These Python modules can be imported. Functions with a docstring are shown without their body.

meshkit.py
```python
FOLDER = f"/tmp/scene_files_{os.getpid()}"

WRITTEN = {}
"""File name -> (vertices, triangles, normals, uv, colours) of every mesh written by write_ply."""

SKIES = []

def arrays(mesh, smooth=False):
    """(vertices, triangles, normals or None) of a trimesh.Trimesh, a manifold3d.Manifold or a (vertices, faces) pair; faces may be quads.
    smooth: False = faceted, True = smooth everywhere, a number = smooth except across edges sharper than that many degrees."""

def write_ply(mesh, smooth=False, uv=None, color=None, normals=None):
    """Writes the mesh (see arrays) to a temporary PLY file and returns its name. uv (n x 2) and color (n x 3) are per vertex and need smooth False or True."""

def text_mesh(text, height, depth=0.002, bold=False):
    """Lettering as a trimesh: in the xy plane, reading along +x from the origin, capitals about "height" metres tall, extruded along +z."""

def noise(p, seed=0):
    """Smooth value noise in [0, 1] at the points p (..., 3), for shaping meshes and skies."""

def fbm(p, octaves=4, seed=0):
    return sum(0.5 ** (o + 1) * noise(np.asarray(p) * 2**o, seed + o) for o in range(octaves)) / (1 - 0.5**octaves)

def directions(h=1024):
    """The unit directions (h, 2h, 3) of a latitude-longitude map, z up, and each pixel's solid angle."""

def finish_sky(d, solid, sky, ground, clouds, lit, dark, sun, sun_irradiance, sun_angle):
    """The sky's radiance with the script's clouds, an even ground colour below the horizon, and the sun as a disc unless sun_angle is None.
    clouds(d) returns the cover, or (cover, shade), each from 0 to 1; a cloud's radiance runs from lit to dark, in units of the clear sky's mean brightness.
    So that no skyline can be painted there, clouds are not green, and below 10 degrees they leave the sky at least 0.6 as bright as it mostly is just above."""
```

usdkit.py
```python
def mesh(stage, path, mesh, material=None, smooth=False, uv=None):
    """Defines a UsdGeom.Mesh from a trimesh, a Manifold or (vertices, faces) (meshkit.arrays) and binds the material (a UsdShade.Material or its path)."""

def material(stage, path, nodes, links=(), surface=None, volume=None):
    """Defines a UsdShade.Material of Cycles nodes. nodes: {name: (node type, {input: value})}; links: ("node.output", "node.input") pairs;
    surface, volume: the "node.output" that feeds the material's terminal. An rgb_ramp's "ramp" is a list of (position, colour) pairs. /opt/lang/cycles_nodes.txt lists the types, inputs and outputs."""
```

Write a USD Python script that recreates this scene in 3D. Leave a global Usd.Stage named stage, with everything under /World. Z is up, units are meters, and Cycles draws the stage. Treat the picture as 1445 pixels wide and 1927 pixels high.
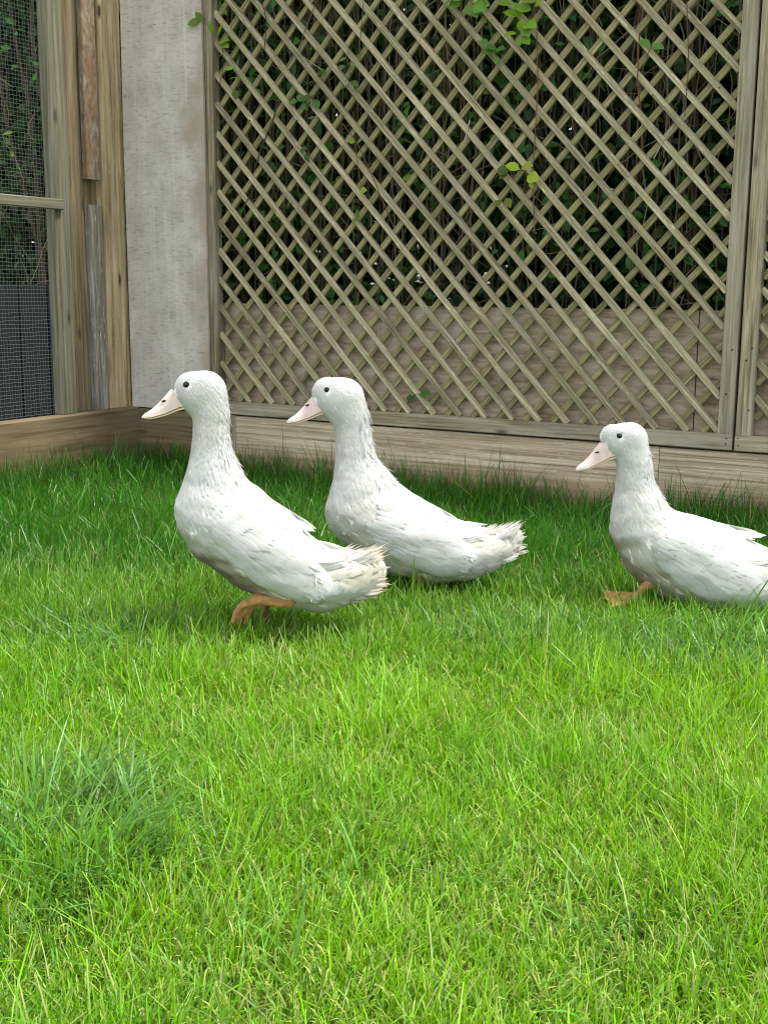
import math
import numpy as np
import manifold3d as m3
import usdkit, meshkit
from pxr import Usd, UsdGeom, UsdLux, UsdShade, Gf, Sdf, Vt

stage = Usd.Stage.CreateInMemory()
UsdGeom.SetStageUpAxis(stage, 'Z')
UsdGeom.SetStageMetersPerUnit(stage, 1.0)
UsdGeom.Xform.Define(stage, '/World')
UsdGeom.Scope.Define(stage, '/World/Looks')
rng = np.random.default_rng(7)

# ------------------------------------------------------------------ camera
EYE = np.array([0.0, 0.0, 0.65])
PITCH, ROLL, FPX = 0.1864, 0.0075, 2218.9          # photograph: 1445 x 1927 pixels
_f = np.array([0, math.cos(PITCH), -math.sin(PITCH)])
_u = np.array([0, math.sin(PITCH), math.cos(PITCH)])
_r = np.array([1.0, 0, 0])
CR = _r * math.cos(ROLL) + _u * math.sin(ROLL)
CU = -_r * math.sin(ROLL) + _u * math.cos(ROLL)
CF = _f
cam = UsdGeom.Camera.Define(stage, '/World/camera')
cam.CreateProjectionAttr('perspective')
cam.CreateHorizontalApertureAttr(24.0)
cam.CreateVerticalApertureAttr(24.0 * 1024 / 767)
cam.CreateFocalLengthAttr(24.0 * FPX / 1445)
cam.CreateClippingRangeAttr(Gf.Vec2f(0.02, 2000))
cam.AddTransformOp().Set(Gf.Matrix4d(*CR, 0, *CU, 0, *(-CF), 0, *EYE, 1))
cam.CreateExposureAttr(2.05)

# ------------------------------------------------------------------ sky and sun (bright overcast)
SUN_EL, SUN_AZ = math.radians(64), math.atan2(0.80, -0.10)   # azimuth = atan2(x, y) towards the sun
SUN_I, SUN_ANGLE, SKY_S = 0.40, 10.0, 0.10
CLOUD = (3.45, 3.48, 3.5)
dome = UsdLux.DomeLight.Define(stage, '/World/sky')
sky_mat = usdkit.material(stage, '/World/Looks/overcast_sky', {
    'sky': ('sky_texture', {'sky_type': 'single_scattering', 'sun_disc': False, 'sun_elevation': SUN_EL, 'sun_rotation': SUN_AZ}),
    'tc': ('texture_coordinate', {}),
    'n': ('noise_texture', {'scale': 2.4, 'detail': 5.0, 'roughness': 0.55}),
    'r': ('rgb_ramp', {'ramp': [(0.3, (0.70, 0.70, 0.70)), (0.7, (1, 1, 1))]}),
    'm': ('mix', {'mix_type': 'mix', 'color2': CLOUD}),
    'bg': ('background_shader', {'strength': SKY_S})},
    [('tc.generated', 'n.vector'), ('n.fac', 'r.fac'), ('r.color', 'm.fac'), ('sky.color', 'm.color1'), ('m.color', 'bg.color')],
    surface='bg.background')
UsdShade.MaterialBindingAPI.Apply(dome.GetPrim()).Bind(sky_mat)
dome.GetPrim().SetCustomDataByKey('kind', 'structure')
dome.GetPrim().SetCustomDataByKey('label', 'bright overcast sky glimpsed through gaps in the hedge')
dome.GetPrim().SetCustomDataByKey('category', 'sky')
sun = UsdLux.DistantLight.Define(stage, '/World/sun')
sun.CreateIntensityAttr(SUN_I)
sun.CreateAngleAttr(SUN_ANGLE)
sun.CreateColorAttr(Gf.Vec3f(1.0, 0.96, 0.89))
sun.GetPrim().CreateAttribute('inputs:normalize', Sdf.ValueTypeNames.Bool).Set(True)
_s = np.array([math.cos(SUN_EL) * math.sin(SUN_AZ), math.cos(SUN_EL) * math.cos(SUN_AZ), math.sin(SUN_EL)])
_x = np.cross([0, 0, 1.0], _s); _x /= np.linalg.norm(_x)
_y = np.cross(_s, _x)
sun.AddTransformOp().Set(Gf.Matrix4d(*_x, 0, *_y, 0, *_s, 0, 0, 0, 0, 1))

# ------------------------------------------------------------------ helpers
used = {}


def numbered(parent, name):
    k = (parent, name)
    n = used.get(k, 0)
    used[k] = n + 1
    return f'{parent}/{name}' + (f'_{n:03d}' if n else '')


def tag(prim, label=None, cat=None, group=None, kind=None):
    for k, v in (('label', label), ('category', cat), ('group', group), ('kind', kind)):
        if v:
            prim.SetCustomDataByKey(k, v)


def thing(name, loc, label, cat, group=None, kind=None):
    p = numbered('/World', name)
    x = UsdGeom.Xform.Define(stage, p)
    x.AddTranslateOp().Set(Gf.Vec3d(*map(float, loc)))
    tag(x.GetPrim(), label, cat, group, kind)
    return p, np.asarray(loc, float)


def mesh(parent, name, vf, mat, smooth=False, tint=None, along=None, kind=None, label=None, xf=None, normals=None):
    p = numbered(parent, name)
    m = usdkit.mesh(stage, p, vf, mat, smooth=smooth)
    pv = UsdGeom.PrimvarsAPI(m)
    if normals is not None:
        m.CreateNormalsAttr(Vt.Vec3fArray.FromNumpy(np.ascontiguousarray(normals, np.float32)))
        m.SetNormalsInterpolation('vertex')
    if tint is not None:
        pv.CreatePrimvar('tint', Sdf.ValueTypeNames.Color3fArray, 'vertex').Set(Vt.Vec3fArray.FromNumpy(np.ascontiguousarray(tint, np.float32)))
    if along is not None:
        pv.CreatePrimvar('along', Sdf.ValueTypeNames.FloatArray, 'vertex').Set(Vt.FloatArray.FromNumpy(np.ascontiguousarray(along, np.float32)))
    if xf is not None:
        m.AddTransformOp().Set(xf)
    tag(m.GetPrim(), label=label, kind=kind)
    return m


def smoothstep(a, b, x):
    t = np.clip((x - a) / (b - a), 0, 1)
    return t * t * (3 - 2 * t)


# fence frame: u along the trellis to the right, z up, o out of the fence towards the lawn
P0 = np.array([-0.5784, 4.1553, 0.0])
FD = np.array([0.86732, -0.49775, 0.0])
FN = np.array([-0.49775, -0.86732, 0.0])
ZD = np.array([0, 0, 1.0])


def F(u, z, o=0.0):
    return P0 + FD * u + ZD * z + FN * o


CORNER = np.array([-0.927, 4.356, 0.0])


def L(t, z, o=0.0):              # left wall: t from the corner towards the camera, o into the lawn
    return CORNER + FN * t + ZD * z + FD * o


def fence_px(px, py, o):         # where the sight line of a photo pixel meets the plane o in front of the trellis
    d = CR * (px - 722.5) / FPX - CU * (py - 963.5) / FPX + CF
    q = F(0, 0, o)
    return EYE + d * ((q - EYE) @ FN) / (d @ FN)


def fence_uz(px, py, o):
    q = fence_px(px, py, o)
    return (q - P0) @ FD, q[2]


# ------------------------------------------------------------------ materials
def wood(name, dark, mid, light, tinge=None, tinge_amt=0.5, knot=0.0, grain=(3.0, 110, 110), blotch=(3, 14, 14), bump=0.6, rough=0.8, flecks=0.0, var=0.25, dampness=None):
    n = {
        'tc': ('texture_coordinate', {}), 'oi': ('object_info', {}),
        'sc': ('math', {'math_type': 'multiply', 'value2': 61.7}),
        'p': ('vector_math', {'math_type': 'add'}),
        'mg': ('mapping', {'scale': grain}), 'ng': ('noise_texture', {'scale': 1.0, 'detail': 5.0, 'roughness': 0.62, 'distortion': 0.35}),
        'rg': ('rgb_ramp', {'ramp': [(0.33, dark), (0.5, mid), (0.66, light)]}),
        'mb': ('mapping', {'scale': blotch}), 'nb': ('noise_texture', {'scale': 1.0, 'detail': 4.0, 'roughness': 0.6}),
        'rb': ('rgb_ramp', {'ramp': [(0.42, (0, 0, 0)), (0.68, (1, 1, 1))]}),
        'tf': ('math', {'math_type': 'multiply', 'value2': tinge_amt if tinge else 0.0}),
        'mt': ('mix', {'mix_type': 'mix', 'color2': tinge or mid}),
        'vr': ('math', {'math_type': 'multiply_add', 'value2': 2 * var, 'value3': 1 - var}),
        'hv': ('hsv', {}),
        'bs': ('principled_bsdf', {'roughness': rough, 'specular_ior_level': 0.25}),
        'bp': ('bump', {'strength': bump, 'distance': 0.002}),
    }
    l = [('oi.random', 'sc.value1'), ('tc.object', 'p.vector1'), ('sc.value', 'p.vector2'), ('p.vector', 'mg.vector'), ('p.vector', 'mb.vector'),
         ('mg.vector', 'ng.vector'), ('mb.vector', 'nb.vector'), ('ng.fac', 'rg.fac'), ('nb.fac', 'rb.fac'), ('rb.color', 'tf.value1'),
         ('tf.value', 'mt.fac'), ('rg.color', 'mt.color1'), ('oi.random', 'vr.value1'), ('vr.value', 'hv.value')]
    last = 'mt.color'
    if knot:
        n.update({'mk': ('mapping', {'scale': (3.4, 10, 10)}), 'vk': ('voronoi_texture', {'scale': 1.0, 'randomness': 1.0}),
                  'rk': ('rgb_ramp', {'ramp': [(0.045, (knot, knot, knot)), (0.09, (0.3 * knot,) * 3), (0.13, (0, 0, 0))]}),
                  'xk': ('mix', {'mix_type': 'mix', 'color2': tuple(c * 0.35 for c in dark)})})
        l += [('p.vector', 'mk.vector'), ('mk.vector', 'vk.vector'), ('vk.distance', 'rk.fac'), ('rk.color', 'xk.fac'), (last, 'xk.color1')]
        last = 'xk.color'
    if flecks:
        n.update({'mf': ('mapping', {'scale': (26, 260, 260)}), 'nf': ('noise_texture', {'scale': 1.0, 'detail': 3.0, 'roughness': 0.7}),
                  'rf': ('rgb_ramp', {'ramp': [(0.60, (0, 0, 0)), (0.70, (flecks, flecks, flecks))]}),
                  'xf': ('mix', {'mix_type': 'mix', 'color2': tuple(min(0.75, c * 1.9) for c in light)})})
        l += [('p.vector', 'mf.vector'), ('mf.vector', 'nf.vector'), ('nf.fac', 'rf.fac'), ('rf.color', 'xf.fac'), (last, 'xf.color1')]
        last = 'xf.color'
    if dampness:                                    # a damp, soil-splashed band near the ground (world height)
        n.update({'gp': ('geometry', {}), 'sx': ('separate_xyz', {}), 'nd': ('noise_texture', {'scale': 9.0, 'detail': 4.0}),
                  'ad': ('math', {'math_type': 'multiply_add', 'value2': 0.10}),
                  'rd': ('rgb_ramp', {'ramp': [(dampness[0] + 0.03, (1, 1, 1)), (dampness[1] + 0.05, (0, 0, 0))]}),
                  'xd': ('mix', {'mix_type': 'mix', 'color2': dampness[2]})})
        l += [('gp.position', 'sx.vector'), ('gp.position', 'nd.vector'), ('nd.fac', 'ad.value1'), ('sx.z', 'ad.value3'), ('ad.value', 'rd.fac'), ('rd.color', 'xd.fac'), (last, 'xd.color1')]
        last = 'xd.color'
    l += [(last, 'hv.color'), ('hv.color', 'bs.base_color'), ('ng.fac', 'bp.height'), ('bp.normal', 'bs.normal')]
    return usdkit.material(stage, '/World/Looks/' + name, n, l, surface='bs.BSDF')


def plain(name, col, rough=0.6, spec=0.3, bump=None, noise=None, metallic=0.0):
    n = {'bs': ('principled_bsdf', {'base_color': col, 'roughness': rough, 'specular_ior_level': spec, 'metallic': metallic})}
    l = []
    if noise:
        n.update({'tc': ('texture_coordinate', {}), 'no': ('noise_texture', {'scale': noise[0], 'detail': 5.0, 'roughness': 0.6}),
                  'rp': ('rgb_ramp', {'ramp': [(0.3, noise[1]), (0.7, noise[2])]})})
        l += [('tc.object', 'no.vector'), ('no.fac', 'rp.fac'), ('rp.color', 'bs.base_color')]
        if bump:
            n['bp'] = ('bump', {'strength': bump, 'distance': 0.002})
            l += [('no.fac', 'bp.height'), ('bp.normal', 'bs.normal')]
    return usdkit.material(stage, '/World/Looks/' + name, n, l, surface='bs.BSDF')


def leafy(name, rough, spec, trans, gain=(1, 1, 1)):
    return usdkit.material(stage, '/World/Looks/' + name, {
        'a': ('attribute', {'attribute': 'tint'}),
        'g': ('mix', {'mix_type': 'multiply', 'fac': 1.0, 'color2': gain}),
        'bs': ('principled_bsdf', {'roughness': rough, 'specular_ior_level': spec}),
        'tr': ('translucent_bsdf', {}), 'mx': ('mix_closure', {'fac': trans})},
        [('a.color', 'bs.base_color'), ('a.color', 'g.color1'), ('g.color', 'tr.color'), ('bs.BSDF', 'mx.closure1'), ('tr.BSDF', 'mx.closure2')], surface='mx.closure')


W_SLAT = wood('weathered_slat', (0.115, 0.097, 0.055), (0.265, 0.230, 0.145), (0.44, 0.395, 0.275), (0.205, 0.205, 0.095), 0.55, grain=(5, 150, 150), blotch=(5, 20, 20), flecks=0.65, var=0.22, bump=0.6)
W_SLAT2 = wood('olive_shaded_slat', (0.095, 0.082, 0.038), (0.20, 0.176, 0.088), (0.31, 0.275, 0.15), (0.165, 0.170, 0.068), 0.6, grain=(5, 150, 150), blotch=(5, 20, 20), flecks=0.2, var=0.2)  # back slats: olive wood, darkened in colour for shade of the front layer
W_FRAME = wood('weathered_frame', (0.092, 0.077, 0.046), (0.20, 0.170, 0.104), (0.32, 0.285, 0.195), (0.34, 0.32, 0.27), 0.5, knot=0.8, grain=(4, 120, 120), flecks=0.25, var=0.12)
W_PLANK = wood('gravel_board', (0.16, 0.125, 0.08), (0.35, 0.29, 0.20), (0.52, 0.455, 0.345), (0.27, 0.215, 0.13), 0.5, knot=0.9, grain=(2.4, 150, 150), flecks=0.45, var=0.08, bump=0.5, dampness=(0.06, 0.12, (0.22, 0.15, 0.085)))
W_BROWN = wood('brown_board', (0.08, 0.06, 0.033), (0.175, 0.136, 0.080), (0.26, 0.21, 0.13), (0.125, 0.105, 0.06), 0.4, knot=0.8, grain=(2.5, 70, 70), var=0.1)
W_TAN = wood('sawn_post', (0.20, 0.14, 0.07), (0.47, 0.365, 0.205), (0.64, 0.52, 0.33), (0.30, 0.215, 0.115), 0.5, knot=1.0, grain=(3, 60, 60), flecks=0.5, var=0.05, bump=0.6)
W_GREY = wood('greyed_strip', (0.12, 0.105, 0.085), (0.25, 0.23, 0.19), (0.45, 0.43, 0.38), (0.15, 0.115, 0.075), 0.5, grain=(4, 120, 120), flecks=0.8, var=0.05, bump=0.6)
W_BARK = wood('bark_edged_strip', (0.10, 0.075, 0.05), (0.21, 0.165, 0.115), (0.32, 0.27, 0.20), (0.20, 0.11, 0.05), 0.7, grain=(28, 60, 60), blotch=(9, 24, 24), flecks=0.3, var=0.04, bump=0.9)
W_DOOR = wood('door_frame_wood', (0.065, 0.063, 0.038), (0.125, 0.120, 0.078), (0.195, 0.188, 0.130), (0.23, 0.22, 0.175), 0.45, knot=0.7, grain=(2.5, 90, 90), blotch=(2, 40, 40), var=0.08)
W_SILL = wood('sill_board', (0.075, 0.053, 0.027), (0.15, 0.108, 0.058), (0.215, 0.162, 0.094), (0.165, 0.138, 0.092), 0.5, knot=0.6, grain=(3, 60, 60), var=0.06, dampness=(0.05, 0.11, (0.16, 0.10, 0.055)))
W_BACK = wood('backing_board', (0.16, 0.115, 0.075), (0.33, 0.250, 0.170), (0.47, 0.380, 0.28), (0.50, 0.445, 0.365), 0.65, grain=(12, 60, 60), blotch=(9, 14, 14), var=0.06)
NAIL = plain('rusty_nail', (0.03, 0.022, 0.016), 0.7)
WIRE = plain('galvanised_wire', (0.15, 0.16, 0.16), 0.5, 0.4, metallic=0.4)
STEM = leafy('dry_stems', 0.85, 0.15, 0.0)
LEAF = leafy('hedge_leaf', 0.42, 0.4, 0.30, (0.9, 1.1, 0.5))
YOUNG = leafy('young_leaf', 0.45, 0.35, 0.45, (1.0, 1.1, 0.6))
GRASS = leafy('grass_blades', 0.40, 0.42, 0.40, (1.05, 1.05, 0.6))

SHEET = usdkit.material(stage, '/World/Looks/weathered_plywood', {
    'tc': ('texture_coordinate', {}), 'sx': ('separate_xyz', {}),
    'm1': ('mapping', {'scale': (7, 9, 9)}), 'n1': ('noise_texture', {'scale': 1.0, 'detail': 6.0, 'roughness': 0.65}),
    'r1': ('rgb_ramp', {'ramp': [(0.30, (0.38, 0.35, 0.305)), (0.46, (0.455, 0.43, 0.39)), (0.62, (0.53, 0.505, 0.465)), (0.75, (0.60, 0.58, 0.545))]}),
    'm2': ('mapping', {'scale': (150, 32, 60)}), 'n2': ('noise_texture', {'scale': 1.0, 'detail': 4.0, 'roughness': 0.7}),
    'r2': ('rgb_ramp', {'ramp': [(0.30, (0.62, 0.61, 0.60)), (0.48, (1, 1, 1)), (0.66, (1.0, 1.0, 1.0)), (0.75, (1.15, 1.15, 1.15))]}),
    'x2': ('mix', {'mix_type': 'multiply', 'fac': 0.9}),
    'm3': ('mapping', {'scale': (90, 16, 30)}), 'v3': ('noise_texture', {'scale': 1.0, 'detail': 3.0, 'roughness': 0.6}),
    'r3': ('rgb_ramp', {'ramp': [(0.18, (0.8, 0.8, 0.8)), (0.26, (0.8, 0.8, 0.8)), (0.33, (0, 0, 0))]}),
    'x3': ('mix', {'mix_type': 'mix', 'color2': (0.13, 0.115, 0.10)}),
    'm4': ('mapping', {'scale': (2.5, 60, 30)}), 'n4': ('noise_texture', {'scale': 1.0, 'detail': 3.0}),
    'r4': ('rgb_ramp', {'ramp': [(0.52, (0, 0, 0)), (0.72, (0.3, 0.3, 0.3))]}),
    'x4': ('mix', {'mix_type': 'mix', 'color2': (0.66, 0.65, 0.63)}),
    'n5': ('noise_texture', {'scale': 5.0, 'detail': 4.0}), 'a5': ('math', {'math_type': 'multiply_add', 'value2': 0.35}),
    'r5': ('rgb_ramp', {'ramp': [(0.0, (0.75, 0.75, 0.75)), (0.085, (0.12, 0.12, 0.12)), (0.16, (0, 0, 0))]}),
    'x5': ('mix', {'mix_type': 'mix', 'color2': (0.28, 0.225, 0.165)}),
    'bs': ('principled_bsdf', {'roughness': 0.85, 'specular_ior_level': 0.15}), 'bp': ('bump', {'strength': 0.4, 'distance': 0.0015})},
    [('tc.object', 'sx.vector'), ('tc.object', 'm1.vector'), ('tc.object', 'm2.vector'), ('tc.object', 'm3.vector'), ('tc.object', 'm4.vector'), ('tc.object', 'n5.vector'),
     ('m1.vector', 'n1.vector'), ('n1.fac', 'r1.fac'), ('m2.vector', 'n2.vector'), ('n2.fac', 'r2.fac'), ('r1.color', 'x2.color1'), ('r2.color', 'x2.color2'),
     ('m3.vector', 'v3.vector'), ('v3.fac', 'r3.fac'), ('r3.color', 'x3.fac'), ('x2.color', 'x3.color1'),
     ('m4.vector', 'n4.vector'), ('n4.fac', 'r4.fac'), ('r4.color', 'x4.fac'), ('x3.color', 'x4.color1'),
     ('n5.fac', 'a5.value1'), ('sx.y', 'a5.value3'), ('a5.value', 'r5.fac'), ('r5.color', 'x5.fac'), ('x4.color', 'x5.color1'),
     ('x5.color', 'bs.base_color'), ('n2.fac', 'bp.height'), ('bp.normal', 'bs.normal')], surface='bs.BSDF')

BRICKS = usdkit.material(stage, '/World/Looks/far_brickwork', {
    'tc': ('texture_coordinate', {}),
    'b': ('brick_texture', {'scale': 1.0, 'brick_width': 0.225, 'row_height': 0.075, 'mortar_size': 0.006, 'color1': (0.30, 0.12, 0.075), 'color2': (0.40, 0.19, 0.12), 'mortar': (0.42, 0.39, 0.35)}),
    'bs': ('principled_bsdf', {'roughness': 0.9})}, [('tc.object', 'b.vector'), ('b.color', 'bs.base_color')], surface='bs.BSDF')
SOIL = plain('lawn_soil', (0.06, 0.06, 0.03), 0.95, 0.1, bump=0.6, noise=(75, (0.035, 0.055, 0.012), (0.15, 0.19, 0.045)))
RENDERED = plain('pale_render', (0.72, 0.72, 0.70), 0.9, 0.1, noise=(6, (0.66, 0.66, 0.64), (0.78, 0.78, 0.76)))

# ------------------------------------------------------------------ ground
g = np.linspace(-60, 60, 2)
mesh('/World', 'lawn', (np.array([[-60, -60, 0], [60, -60, 0], [60, 60, 0], [-60, 60, 0.0]]), np.array([[0, 1, 2], [0, 2, 3]])), SOIL)
tag(stage.GetPrimAtPath('/World/lawn'), 'soil of the lawn showing between the grass blades', 'lawn', kind='structure')


# ------------------------------------------------------------------ planks
def plank(par, name, o, xd, yd, length, width, thick, mat, ch=0.002, segs=3, wob=0.0, taper=0.0, label=None):
    """A board whose local x runs along it; o is the middle of its starting end, zd = xd x yd its face."""
    path, base = par
    xd, yd = np.asarray(xd, float), np.asarray(yd, float)
    zd = np.cross(xd, yd)
    w, t = width / 2, thick / 2
    sec = np.array([(-w, -t), (w, -t), (w, t - ch), (w - ch, t), (-w + ch, t), (-w, t - ch)])
    k = len(sec)
    V = []
    ph = rng.uniform(0, 6.28, 2)
    for i in range(segs + 1):
        x = length * i / segs
        s = 1 + taper * (i / segs - 0.5) + (rng.normal(0, 0.012) if wob else 0)
        dy, dz = (wob * math.sin(ph[0] + 3.1 * x), 0.5 * wob * math.sin(ph[1] + 2.3 * x)) if wob else (0, 0)
        V += [(x, a * s + dy, b + dz) for a, b in sec]
    Fc = []
    for i in range(segs):
        for j in range(k):
            a, b = i * k + j, i * k + (j + 1) % k
            Fc += [(a, a + k, b), (b, a + k, b + k)]
    for j in range(1, k - 1):
        Fc += [(0, j, j + 1)]
        e = segs * k
        Fc += [(e, e + j + 1, e + j)]
    Fc = np.array(Fc)[:, ::-1]
    oo = np.asarray(o, float) - base
    xf = Gf.Matrix4d(*xd, 0, *yd, 0, *zd, 0, *oo, 1)
    return mesh(path, name, (np.array(V), Fc), mat, xf=xf, label=label)


def nail(par, q, n, r=0.0028):
    path, base = par
    a = np.linspace(0, 2 * math.pi, 9)[:-1]
    e1 = np.cross(n, ZD); e2 = ZD
    V = [q - base + r * (math.cos(t) * e1 + math.sin(t) * e2) for t in a] + [q - base + n * 0.0012]
    mesh(path, 'nail', (np.array(V), np.array([(i, (i + 1) % 8, 8) for i in range(8)])), NAIL)


# ------------------------------------------------------------------ trellis panels
PITCH_U, ASP = 0.0900, 1.0717
ZR, ZTOP = 0.2618, 2.02


def clip_line(u0, slope, umin, umax, zmin, zmax):
    """z = zmin + slope*(u-u0) inside the opening -> two end points or None"""
    pts = []
    for u in (umin, umax):
        z = zmin + slope * (u - u0)
        if zmin - 1e-9 <= z <= zmax + 1e-9:
            pts.append((u, z))
    for z in (zmin, zmax):
        u = u0 + (z - zmin) / slope
        if umin < u < umax:
            pts.append((u, z))
    pts = sorted(set((round(a, 5), round(b, 5)) for a, b in pts))
    return (pts[0], pts[-1]) if len(pts) >= 2 and math.dist(pts[0], pts[-1]) > 0.02 else None


def trellis(label, uL, uR, ub, us, sL, sR):
    """opening uL..uR; ub/us: foot of one backward- and one forward-leaning slat on the rail"""
    par = thing('trellis_panel', F((uL + uR) / 2, 0.21), label, 'trellis', 'trellis panels of the fence')
    if sL:
        plank(par, 'stile', F(uL - sL / 2, 0.2175, -0.008), ZD, -FD, ZTOP + 0.02 - 0.2175, sL, 0.034, W_FRAME)
    if sR:
        plank(par, 'stile', F(uR + sR / 2, ZR, -0.008), ZD, -FD, ZTOP - ZR, sR, 0.034, W_FRAME)
    plank(par, 'bottom_rail', F(uL - (0.0 if sL > 0.045 else sL), 0.2395, -0.008), FD, ZD, uR - uL + sR + (0.0 if sL > 0.045 else sL), 0.0443, 0.038, W_FRAME, segs=4)
    plank(par, 'top_rail', F(uL, ZTOP - 0.022, -0.010), FD, ZD, uR - uL, 0.044, 0.034, W_FRAME, segs=4)
    zt = ZTOP - 0.044
    for sign, foot, off, nm in ((-1, ub, -0.0065, 'slat'), (1, us, -0.0160, 'slat')):
        i0 = int((uL - 2.2 - foot) / PITCH_U) - 1
        i1 = int((uR + 2.2 - foot) / PITCH_U) + 1
        for i in range(i0, i1 + 1):
            e = clip_line(foot + i * PITCH_U + rng.normal(0, 0.0014), sign * ASP, uL, uR, ZR, zt)
            if not e:
                continue
            a, b = F(*e[0], off), F(*e[1], off)
            ln = np.linalg.norm(b - a)
            xd = (b - a) / ln
            yd = np.cross(FN, xd)
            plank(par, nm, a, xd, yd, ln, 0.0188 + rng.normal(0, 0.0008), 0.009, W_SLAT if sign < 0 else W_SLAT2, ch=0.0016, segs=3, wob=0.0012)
    return par


tr0 = trellis('wide weathered trellis panel of criss-cross slats behind the ducks', 0.0, 1.7426, 0.1259, 0.0725, 0.050, 0.0434)
tr1 = trellis('next trellis panel beyond the upright gap at the right edge', 1.8370, 2.75, 1.8370 + 0.012, 1.8370 + 0.05, 0.0440, 0.0)
for px, py in ((1378, 658), (1366, 741), (1404, 678), (1415, 655), (1408, 772), (1397, 570)):
    nail(tr0 if px < 1388 else tr1, fence_px(px, py, 0.0095), FN)
for px, py in ((1365, 835), (1367, 825), (1388, 825), (1389, 838)):
    nail(tr0 if px < 1380 else tr1, fence_px(px, py, 0.0115), FN, 0.0022)
for px, py in ((437, 136), (470, 226), (513, 227), (559, 226), (600, 221), (646, 217), (693, 215), (397, 642), (988, 204), (1228, 178), (1291, 167), (1354, 164)):
    nail(tr0, fence_px(px, py, -0.0015), FN, 0.0024)

# boards under and behind the trellis
b = thing('gravel_board', F(0.8, 0), 'long pale weathered plank under the wide trellis panel, grass at its foot', 'plank', 'planks along the fence foot')
plank(b, 'board', F(0.068, 0.1055, -0.010), FD, ZD, 1.512, 0.213, 0.030, W_PLANK, segs=5)
b = thing('gravel_board', F(2.2, 0), 'plank under the trellis gap, behind the rightmost duck', 'plank', 'planks along the fence foot')
plank(b, 'board', F(1.5815, 0.105, -0.011), FD, ZD, 1.3, 0.212, 0.030, W_PLANK, segs=5)
b = thing('fence_peg', F(0.057, 0), 'short upright wooden peg at the left end of the long plank', 'peg')
plank(b, 'peg', F(0.0565, 0.0, -0.012), ZD, -FD, 0.2145, 0.0205, 0.032, W_FRAME)
b = thing('gravel_board', F(-0.17, 0), 'short brown plank under the pale plywood sheet in the corner', 'plank', 'planks along the fence foot')
plank(b, 'board', F(-0.3985, 0.109, 0.004), FD, ZD, 0.4425, 0.218, 0.030, W_SILL, segs=4)
for u0, u1, lab in ((-0.02, 1.661, 'wide brown backing board low behind the trellis, below the hedge'), (1.6645, 2.8, 'right backing board behind the trellis, past the dark seam')):
    b = thing('backing_board', F((u0 + u1) / 2, 0, -0.06), lab, 'board', 'backing boards behind the trellis')
    plank(b, 'board', F(u0, 0.300, -0.042), FD, ZD, u1 - u0, 0.60, 0.012, W_BACK, segs=5)

b = thing('plywood_sheet', F(-0.21, 0.22), 'pale grey weathered plywood sheet standing upright in the corner', 'plywood sheet')
plank(b, 'sheet', F(-0.212, 0.2225, 0.0165), ZD, -FD, 1.9, 0.356, 0.009, SHEET, ch=0.001, segs=6, wob=0.0008)

# ------------------------------------------------------------------ left wall: posts, strips and the mesh door
def upright(name, label, cat, t0, t1, z0, z1, o, thick, mat, wob=0.001, taper=0.0, ch=0.003, segs=6):
    b = thing(name, L((t0 + t1) / 2, z0, o), label, cat)
    plank(b, 'timber', L((t0 + t1) / 2, z0, o - thick / 2), ZD, FN, z1 - z0, t1 - t0, thick, mat, wob=wob, taper=taper, ch=ch, segs=segs)
    return b


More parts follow.
